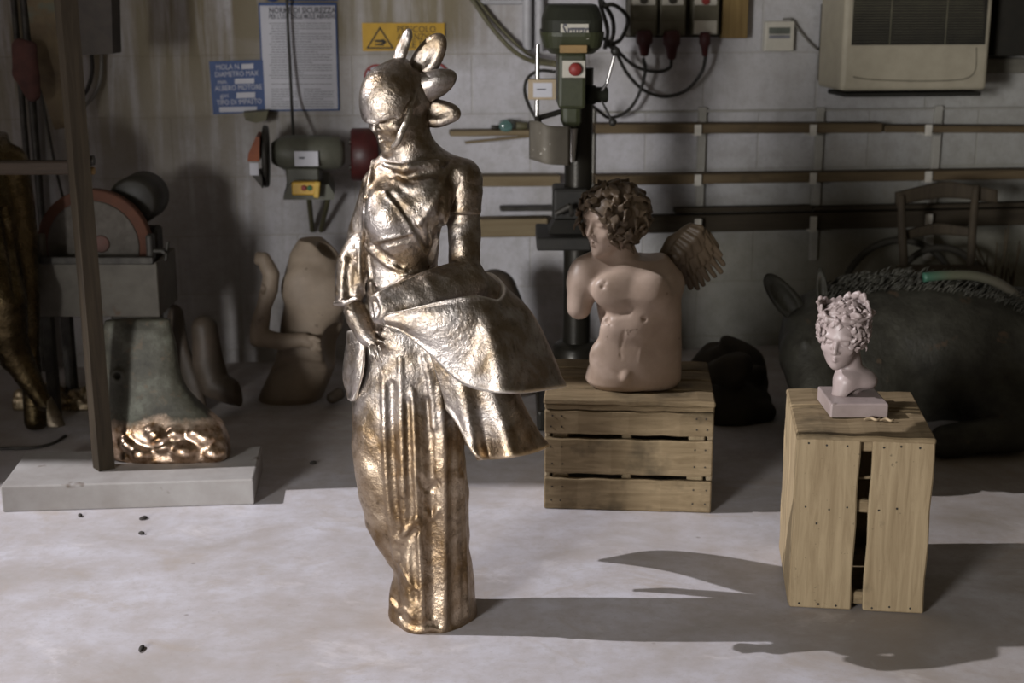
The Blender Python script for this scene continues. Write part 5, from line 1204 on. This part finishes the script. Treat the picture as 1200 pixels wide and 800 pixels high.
sock_panel = thing('socket_panel', W(790, 45, .03), 'dark wall panel with three pale switched sockets, right of the drill', 'socket panel')
mb = MB(); wbox(mb, 734, -70, 845, 44, .0, .03, bev=.003); mb.obj('backboard', paint('panel_board', (.055, .048, .035), (.04, .035, .026), rough=.7), sock_panel)
M_SOCK = paint('socket_olive', (.12, .11, .075), (.10, .09, .06), rough=.55)
for x0, x1, y1, m_ in ((738, 770, 42, M_SOCK), (773, 803, 42, M_SOCK), (811, 842, 41, M_SOCK)):
    mb = MB(); wbox(mb, x0, -60, x1, y1, .03, .07, bev=.006, seg=2); s_ = mb.obj('socket', m_, sock_panel)
    mb = MB(); wbox(mb, x0 + 3, -40, x1 - 2, 6, .10, .004, bev=.001); mb.obj('rating_plate', M_CREAM, s_)
    mb = MB(); wbox(mb, x0 + 2, 24, x1 - 2, 40, .10, .006, bev=.002); mb.obj('socket_cover', M_CREAM if x0 == 811 else M_SOCK, s_)
    mb = MB(); a = W((x0 + x1) / 2, 0 if x0 != 811 else 1, .104); cyl(mb, a, a + WN * .012, .016, n=12); mb.obj('switch', M_REDP if x0 == 811 else M_BLK, s_)
M_PLUG = paint('plug_red', (.062, .013, .013), (.042, .010, .009), rough=.5)
for (x, y0, y1), ends, lab, rr in (((755, 36, 66), [(754, 68, .12), (756, 85, .10), (748, 112, .09), (735, 130, .10), (715, 138, .12), (702, 130, .20), (694, 124, .34)], 'dark red plug under the leftmost socket of the panel', 9.5), ((787, 36, 70), [(787, 70, .12), (784, 80, .11), (768, 84, .10), (745, 78, .10), (728, 64, .14), (716, 50, .30), (706, 45, .5)], 'dark red plug under the middle socket of the panel', 10), ((826, 38, 66), [(827, 66, .12), (822, 85, .10), (805, 105, .08), (780, 113, .07), (755, 106, .08), (735, 86, .10), (722, 62, .16), (712, 52, .4)], 'brighter red plug under the right socket of the panel', 6.5)):
    pg = thing('power_plug', W(x, y0, .12), lab, 'plug', 'red plugs under the sockets')
    mb = MB(); a, b = W(x, y0, .125), W(x, y1, .115); d = b - a; L = np.linalg.norm(d); lathe(mb, a, d, [(0, rr * KW * .8), (.02, rr * KW), (L * .45, rr * KW), (L * .6, rr * .7 * KW), (L * .95, rr * .5 * KW), (L, rr * .3 * KW)], 18); mb.obj('plug_body', M_PLUG, pg)
    mb = MB(); tube(mb, [W(*q) for q in ends], .0075, 8); mb.obj('cord', M_WIRE, pg)
for pts, lab in (([(704, 8, .5), (720, 6, .25), (736, 22, .12), (728, 45, .14), (716, 52, .3)], 'black cable bundled beside the drill head, the wide outer loop'), ([(706, 2, .45), (717, 20, .3), (719, 38, .25), (714, 54, .35)], 'black cable bundled beside the drill head, the inner strand'), ([(700, -20, .2), (705, 10, .3), (712, 35, .34), (709, 56, .42)], 'black cable dropping from the top edge beside the drill head')):
    wcable(pts, .009, lab, None, 'cables bundled beside the drill')
M_YWOOD = wood('yellow_wood', (.20, .137, .055), (.14, .092, .035), 'Z', stain=.8)
mb = MB(); wbox(mb, 846, -80, 876, 45, .0, .06, bev=.003); tag(mb.obj('wooden_board', M_YWOOD), 'short upright yellowish board on the wall right of the sockets', 'board')
# thermostat
th = thing('thermostat', W(913, 60, .02), 'small cream thermostat on the wall left of the heater', 'thermostat')
mb = MB(); wbox(mb, 896, 25, 930, 60, .0, .035, bev=.004, seg=2); mb.obj('housing', M_CREAM, th)
mb = MB(); wbox(mb, 901, 32, 926, 40, .0352, .002, bev=0); mb.obj('display', paint('lcd', (.13, .14, .12), rough=.3, bstr=0), th)
mb = MB(); wbox(mb, 901, 41, 926, 45, .0352, .0015, bev=0); mb.obj('button_strip', M_INKG, th)
wcable([(917, 23, .02), (927, 23, .03), (935, 33, .02), (948, 49, .02), (958, 58, .02)], .005, 'thin cable from the thermostat to the heater', M_WIREG)
# heater
ht = thing('gas_heater', W(1075, 107, .17), 'big cream wall heater with a slatted grille at the top right', 'heater')
M_HEAT = paint('heater_cream', (.36, .325, .245), (.31, .28, .21), rough=.5, bstr=.05)
M_HDARK = paint('heater_dark', (.018, .016, .011), (.012, .011, .008), rough=.7)
HO = .34
mb = MB(); wbox(mb, 985, -130, 1156, 107, .04, HO - .04, bev=.018, seg=3); mb.obj('casing', M_HEAT, ht)
mb = MB(); wbox(mb, 998, -110, 1154, 53, HO + .0005, .004, bev=0); mb.obj('grille_opening', M_HDARK, ht)
mb = MB()
for y in np.arange(-20, 52, 3.1): wbox(mb, 999, y, 1153, y + 1.0, HO + .0045, .005, bev=0)
mb.obj('grille_slats', paint('grille_olive', (.14, .13, .085), rough=.6, bstr=0), ht)
for x in (1042, 1107):
    mb = MB(); wbox(mb, x, -110, x + .9, 52, HO + .0095, .001, bev=0); mb.obj('grille_bar', paint('grille_bar', (.17, .16, .11), rough=.6, bstr=0), ht)
mb = MB(); tube(mb, [W(x, y, HO + .001) for x, y in ((1000, 90), (1020, 93), (1070, 95), (1118, 94), (1136, 90), (1143, 80), (1144, 56))], .003, 6); mb.obj('panel_groove', paint('groove', (.2, .18, .13), rough=.7, bstr=0), ht)
mb = MB(); wbox(mb, 962, 5, 966, 95, .0, .05, bev=.002); wbox(mb, 990, 107.5, 1150, 114, .02, .22, bev=.004); mb.obj('mounting_frame', M_HDARK, ht)
mb = MB(); wbox(mb, 1165, -120, 1235, 66, .003, .22, bev=.005); tag(mb.obj('dark_cabinet', M_HDARK), 'dark wall cabinet in the top right corner, right of the heater', 'cabinet')
mb = MB(); wbox(mb, 1152, 68, 1235, 86, .003, .05, bev=.004); tag(mb.obj('wall_ledge', paint('ledge', (.16, .15, .12), rough=.7)), 'dull ledge on the wall under the dark corner cabinet', 'ledge')
# timber rack: pale uprights with tabs, boards lying on the tabs
M_UP = paint('rack_upright', (.37, .355, .32), (.31, .30, .265), rough=.6)
for x, y0, lab in ((690, 126, 'pale rack upright on the wall just right of the drill column'), (818, 126, 'pale rack upright on the wall above the wing of the clay torso'), (953, 126, 'pale rack upright on the wall above the small bust'), (1088, 124, 'pale rack upright on the wall behind the old chair')):
    r_ = thing('rack_upright', W(x, 300, .0), lab, 'rack upright', 'uprights of the timber rack')
    mb = MB(); wbox(mb, x - 4.5, y0, x + 4.5, 305, .0, .022, bev=.002); mb.obj('profile', M_UP, r_)
    for yo, hh in ((155.8, 13), (216.0 - (x - 696) * .0139, 13), (274.2 - (x - 696) * .0213, 20)):
        mb = MB(); wbox(mb, x - 4, yo + .6, x + 4, yo + 3.4, .022, .105, bev=.001); wbox(mb, x - 4, yo - hh * .75, x + 4, yo + 3.4, .127, .006, bev=.001); mb.obj('bracket_arm', paint('tab', (.62, .59, .52), rough=.6, bstr=0), r_)
mb = MB(); a, b = W(700, 130.5, .008), W(1330, 126, .008); wbox(mb, 700, 125, 1235, 133, .003, .02, bev=.003); tag(mb.obj('cable_trunking', M_UP), 'long pale cable trunking along the wall below the heater', 'trunking')
M_PL = wood('rack_board', (.125, .092, .052), (.085, .06, .034), 'X', stain=.62); M_PLD = wood('rack_board_dark', (.05, .040, .027), (.033, .026, .018), 'X', stain=.6); M_PLT = wood('rack_board_tan', (.21, .165, .10), (.155, .115, .065), 'X', stain=.7)
def plank(x0, y0, x1, y1, hpx, label, mat=None, off=.03, dep=.09, th=None):
    """a board lying along the wall: its front edge runs from (x0,y0) to (x1,y1)"""
    a, b = W(x0, y0, off + dep / 2), W(x1, y1, off + dep / 2); d = b - a; L = np.linalg.norm(d); h = hpx * KW
    e1 = d / L; e2 = -WN; e3 = np.cross(e1, e2); e3 = e3 if e3[2] > 0 else -e3; Mx = np.stack([e1, np.cross(e3, e1), e3], 1)
    mb = MB(); box(mb, (0, 0, 0), (L, dep, h), bev=.003); V = np.array(mb.v) ; o = link_mesh('rack_plank', V, mb.f, mat or M_PL, None, (0, 0, 0), False)
    o.matrix_world = Matrix(((Mx[0, 0], Mx[0, 1], Mx[0, 2], (a[0] + b[0]) / 2), (Mx[1, 0], Mx[1, 1], Mx[1, 2], (a[1] + b[1]) / 2), (Mx[2, 0], Mx[2, 1], Mx[2, 2], (a[2] + b[2]) / 2), (0, 0, 0, 1)))
    return tag(o, label, 'plank', 'boards lying on the wall rack')
plank(696, 150, 1030, 149, 11, 'brown board on the top row of the rack, right of the drill')
plank(1033, 150, 1235, 151, 8, 'narrow brown board on the top row of the rack, reaching the right edge')
plank(527, 155.5, 626, 154.5, 6, 'thin tan board under the green glass bottle, left of the drill', M_PLT)
plank(562, 211, 655, 210.5, 12, 'tan board on the middle row of the rack, left of the drill', M_PLT)
plank(696, 210, 1235, 202.5, 11, 'long brown board on the middle row of the rack, right of the drill')
plank(556, 266, 640, 264.5, 21, 'broad tan board on the bottom row of the rack, behind the arm of the statue', M_PLT)
plank(696, 263.5, 1235, 252, 20, 'broad dark board on the bottom row of the rack, behind the clay torso', M_PLD, .03, .06)
plank(790, 246, 950, 243, 6, 'thin dark board laid on the broad board above the wing', M_PLD, .03, .05)
plank(952, 244, 1235, 238, 5, 'thin dark board laid on the broad board behind the old chair', M_PLD, .03, .05)
plank(586, 244, 650, 243.5, 5.5, 'short dark bar on the rack left of the drill table', M_IRON, .03, .05)
mb = MB(); a, b = W(545, 167, .06), W(625, 159, .06); cyl(mb, a, b, .006, n=8); tag(mb.obj('thin_rod', M_PLT), 'thin tan rod slanting below the top board left of the drill', 'rod')
mb = MB(); a = W(592, 147.5, .075); lathe(mb, a + WN * .045, -WN, [(0, .022), (.005, .027), (.07, .027), (.085, .012), (.10, .012)], 20)
m, nt, b = new_mat('green_glass'); b.inputs['Base Color'].default_value = (.20, .36, .33, 1); b.inputs['Roughness'].default_value = .12; b.inputs['Transmission Weight'].default_value = .6
tag(mb.obj('glass_bottle', m), 'small green glass bottle lying on the thin tan board left of the drill', 'bottle')
for i, (x, y, w_, h_, lab) in enumerate(((580, 149, 9, 5, 'dark stub lying left of the green glass bottle'), (611, 147.5, 13, 9, 'brown roll lying right of the green glass bottle'))):
    mb = MB(); a = W(x - w_ / 2, y, .075); b = W(x + w_ / 2, y, .075); cyl(mb, a, b, h_ / 2 * KW, n=14, bev=.002); tag(mb.obj('small_roll', M_OLIVE if i else M_IRON), lab, 'roll')
# ------------------------------------------------------------------ right side: chair, hoops, boar, hose
M_CHAIR = wood('old_chair_wood', (.055, .043, .028), (.034, .026, .018), 'Z', dark=(.03, .024, .018))
YCH = 5.83; KC_ = mpp(YCH, .7)
def C_(px, py, dy=0): return P(px, py, YCH + dy)
ch = thing('wooden_chair', np.append(C_(1100, 300)[:2], 0), 'old dark wooden chair with a curved back rail, behind the boar by the wall', 'chair')
def leaning(px_t, py_t, r, dy, name='back_post', xb=None):
    a = C_(px_t, py_t, dy + .05); b = np.array([a[0] if xb is None else xb, YCH + dy - .02, 0.0]); m_ = np.array([(a[0] + b[0]) / 2, YCH + dy - .02, .42])
    mb = MB(); tube(mb, [a, (a + m_) / 2 + (0, .005, 0), m_, b], [r * .9, r, r, r * .85], 12); return mb.obj(name, M_CHAIR, ch)
xl = C_(1062, 310)[0]; xr = C_(1129, 315)[0]
leaning(1056, 228, 5.2 * KC_, 0, xb=xl); leaning(1144, 217, 5.0 * KC_, 0, xb=xr)
def rail(y_l, y_m, y_r, x0, x1, h, name):
    mb = MB(); rows = []
    for dz in (-.5, .5):
        rows.append([C_(x0, y_l - dz * h, .05), C_((x0 * .72 + x1 * .28), (y_l + y_m * 2) / 3 - dz * h * 1.1, .075), C_((x0 + x1) / 2, y_m - dz * h * 1.25, .085), C_(x0 * .28 + x1 * .72, (y_r + y_m * 2) / 3 - dz * h * 1.15, .075), C_(x1, y_r - dz * h, .05)])
    sheet(mb, rows, 5, 26, .022); return mb.obj(name, M_CHAIR, ch)
rail(233, 222, 230, 1050, 1169, 15, 'top_rail'); rail(276, 268, 272, 1058, 1140, 10, 'back_rail')
zs = .44; xf0, xf1 = xl - .03, xr + .05
mb = MB(); box(mb, ((xf0 + xf1) / 2, YCH - .20, zs), (xf1 - xf0 + .03, .40, .035), bev=.01, seg=2); mb.obj('seat', wood('rush_seat', (.06, .045, .027), (.04, .03, .018), 'X'), ch)
for x in (xf0 + .02, xf1 - .02): mb = MB(); cyl(mb, (x, YCH - .37, 0), (x, YCH - .37, zs - .018), .018, n=12); mb.obj('leg', M_CHAIR, ch)
for y in (-.37, -.02): mb = MB(); cyl(mb, (xf0 + .02, YCH + y, .2), (xf1 - .02, YCH + y, .2), .011, n=10); mb.obj('stretcher', M_CHAIR, ch)
# rattan hoops leaning on the wall behind the chair
M_HOOP = paint('hoop_dark', (.050, .045, .034), (.032, .029, .022), rough=.7)
for cx, cy, rpx, yy, r_, lab in ((1053, 347, 66, 6.06, .016, 'large dark hoop leaning on the wall behind the chair'), (1100, 342, 52, 6.00, .015, 'smaller dark hoop leaning on the wall, right of the large hoop')):
    c = P(cx, cy, yy); R_ = rpx * mpp(yy, .5); n = 48; lean_ = .10
    mb = MB(); tube(mb, [c + R_ * np.array([math.cos(k * 2 * PI / n), lean_ * math.sin(k * 2 * PI / n), math.sin(k * 2 * PI / n)]) for k in range(n + 1)], r_, 8, 2)
    o = mb.obj('hoop', M_HOOP); tag(o, lab, 'hoop', 'hoops leaning on the wall')
# dry twigs at the right
M_TWIG = paint('dry_twig', (.085, .066, .038), (.055, .043, .027), rough=.9)
rg = np.random.default_rng(21); bx = P(1172, 350, 5.97)
tw_ = thing('twig_bundle', (bx[0], bx[1], 0), 'bundle of dry twigs standing at the right behind the green hose', 'twigs')
for i in range(16):
    a = np.array([bx[0] + rg.uniform(-.05, .06), 5.97 + rg.uniform(-.05, .05), .0]); tx_, ty_ = rg.uniform(1132, 1198), rg.uniform(262, 320); b = P(tx_, ty_, 6.0 + rg.uniform(-.06, .08)); m_ = (a + b) / 2 + rg.normal(size=3) * .03; m_[2] = (a[2] + b[2]) / 2
    mb = MB(); tube(mb, [a, m_, b], [.009, .006, .003], 6, 6); mb.obj('twig', M_TWIG, tw_)
# the boar: a big dark recumbent animal sculpture
M_BOAR = paint('boar_dark_bronze', (.050, .048, .036), (.024, .022, .016), rough=.6, scale=14, spots=((.068, .048, .03), 11, .64), bstr=.9, bscale=55, spec=.35)
YO = 5.06; KO = mpp(YO, .35)
def O_(px, py, dy=0): return P(px, py, YO + dy)
boar = thing('boar_sculpture', np.append(O_(1085, 470)[:2], 0), 'large dark recumbent boar sculpture with a bristled back, behind the upright crate', 'sculpture')
def boar_body():
    S = SDF(O_(872, 545, -.62), O_(1290, 300, .36) + .02, .0085); S.lo[2] = -.01
    S.n[2] = int(math.ceil((.72) / .0085)); S.ax[2] = (S.lo[2] + S.res * np.arange(S.n[2])).astype(np.float32); S.d = np.full(S.n, 1.0, np.float32)
    z = lambda p, zz: np.array([p[0], p[1], zz])
    S.chain([z(O_(985, 420), .30), z(O_(1085, 420), .285), z(O_(1190, 430, .03), .27)], np.array([72, 84, 78]) * KO, k=.06)
    S.ell(z(O_(1190, 430, .02), .2), (.30, .27, .22), k=.06); S.ell(z(O_(1000, 440, -.06), .20), (.2, .24, .22), k=.06)
    S.chain([O_(990, 336, .03), O_(1040, 333, .05), O_(1100, 337, .06), O_(1160, 352, .08), O_(1215, 385, .08)], np.array([13, 15, 16, 16, 14]) * KO, k=.03)
    # head turned towards the camera and to the left, muzzle down
    S.chain([O_(962, 385, -.08), O_(952, 415, -.22), O_(958, 462, -.36), np.append(O_(962, 490, -.40)[:2], .12)], np.array([44, 38, 27, 22]) * KO, k=.04)
    S.ell(O_(948, 382, -.16), np.array([26, 24, 20]) * KO, k=.03); S.ell(O_(974, 378, -.18), np.array([20, 20, 17]) * KO, k=.03)
    for x, y in ((944, 402), (975, 400)): S.lump(x, y, np.array([5, 5, 4]) * KO, k=.004, sink=.2)
    # front leg folded under
    S.chain([z(O_(985, 470, -.2), .16), z(O_(1010, 480, -.36), .07), z(O_(950, 480, -.42), .055)], np.array([26, 20, 17]) * KO, k=.03)
    S.chain([z(O_(1160, 470, -.16), .18), z(O_(1190, 480, -.33), .08), z(O_(1110, 480, -.38), .06)], np.array([40, 24, 17]) * KO, k=.04)
    S.noise(.004, 22, 3); S.noise(.002, 60, 4); S.half((0, 0, .0005), (0, 0, -1), .002); return S
BS = boar_body(); BS.obj('body', M_BOAR, boar)
for (b0, tip, w_, nm) in (((938, 372), (902, 327), 15, 'ear'), ((966, 366), (962, 318), 7, 'ear')):
    dy = -.12; a, b = O_(b0[0], b0[1], dy), O_(tip[0], tip[1], dy + .02); c = (a + b) / 2; d = b - a; L = np.linalg.norm(d); d /= L
    n = np.array([-.25, -.95, .1]); n -= d * np.dot(n, d); n /= np.linalg.norm(n); s_ = np.cross(n, d)
    S = SDF(c - L * .75, c + L * .75, .0045); S.ell(c, (L * .62, w_ * KO, .022), np.stack([d, s_, n], 1), k=.005); S.ell(c + n * .024, (L * .5, w_ * KO * .66, .022), np.stack([d, s_, n], 1), k=.006, sub=True)
    S.noise(.002, 50, 3); S.obj(nm, M_BOAR, boar)
rg = np.random.default_rng(9); mb = MB()
for i in range(620):
    x = rg.uniform(966, 1212); yb = np.interp(x, [960, 1040, 1100, 1160, 1215], [332, 322, 322, 332, 360]) + rg.uniform(-2, 20)
    a = BS.hit(x, yb)
    if a is None: continue
    b = a + np.array([rg.uniform(.012, .034), rg.uniform(-.014, .002), rg.uniform(.012, .034)]); m_ = (a + b) / 2 + (-.004, -.004, .004)
    tube(mb, [a + (0, .004, -.004), m_, b], [.0036, .0030, .0008], 4, 2)
br_ = mb.obj('bristle_mane', paint('boar_bristles', (.060, .057, .043), (.030, .028, .021), rough=.6), boar); br_['kind'] = 'stuff'
# green hose over its back
m, nt, b = new_mat('hose_green'); v = N(nt, 'ShaderNodeTexCoord'); s_ = N(nt, 'ShaderNodeSeparateXYZ'); nt.links.new(v.outputs['Object'], s_.inputs[0])
nt.links.new(ramp(nt, s_.outputs[0], [(0.0, (.035, .115, .075)), (.10, (.09, .095, .06)), (.3, (.11, .10, .075))]), b.inputs['Base Color']); b.inputs['Roughness'].default_value = .5
hp0 = O_(1082, 325, -.10); mb = MB(); tube(mb, [hp0, O_(1108, 322.5, -.09), O_(1140, 323, -.08), O_(1168, 331, -.08), O_(1190, 346, -.08), O_(1212, 370, -.09), O_(1235, 410, -.12)], 5.6 * KO, 14)
tag(mb.obj('garden_hose', m, None, hp0), 'green hose lying over the back of the boar at the right edge', 'hose')
# dark heap between the crates
M_HEAP = paint('dark_cloth', (.055, .045, .032), (.028, .023, .017), rough=.9, scale=9, bstr=.3, bscale=20)
S = SDF(P(790, 560, 5.0) * (1, 1, 0) + (0, 0, -.01), P(935, 330, 5.45) + .06, .007); S.lo[1] = 4.82; S.n = np.ceil((np.array([P(935, 400, 5.4)[0], 5.6, .66]) - S.lo) / S.res).astype(int) + 1
S.ax = [(S.lo[i] + S.res * np.arange(S.n[i])).astype(np.float32) for i in range(3)]; S.d = np.full(S.n, 1.0, np.float32)
rg = np.random.default_rng(14)
for i in range(15):
    r_ = rg.uniform(.05, .10, 3); c = np.array([P(rg.uniform(822, 878), 450, 5.25)[0], 5.25 + rg.uniform(-.16, .14), rg.uniform(.02, .20)]); S.ell(c, r_ * (1.2, 1, .8), R3(*rg.uniform(-.8, .8, 3)), k=.018)
S.ell((P(850, 450, 5.25)[0], 5.25, .03), (.17, .22, .12), k=.03)
S.noise(.005, 30, 2); S.noise(.003, 70, 3); S.half((0, 0, .0005), (0, 0, -1), .002)
tag(S.obj('dark_tarpaulin', M_HEAP), 'heap of dark cloth on the floor between the clay torso and the boar', 'cloth')
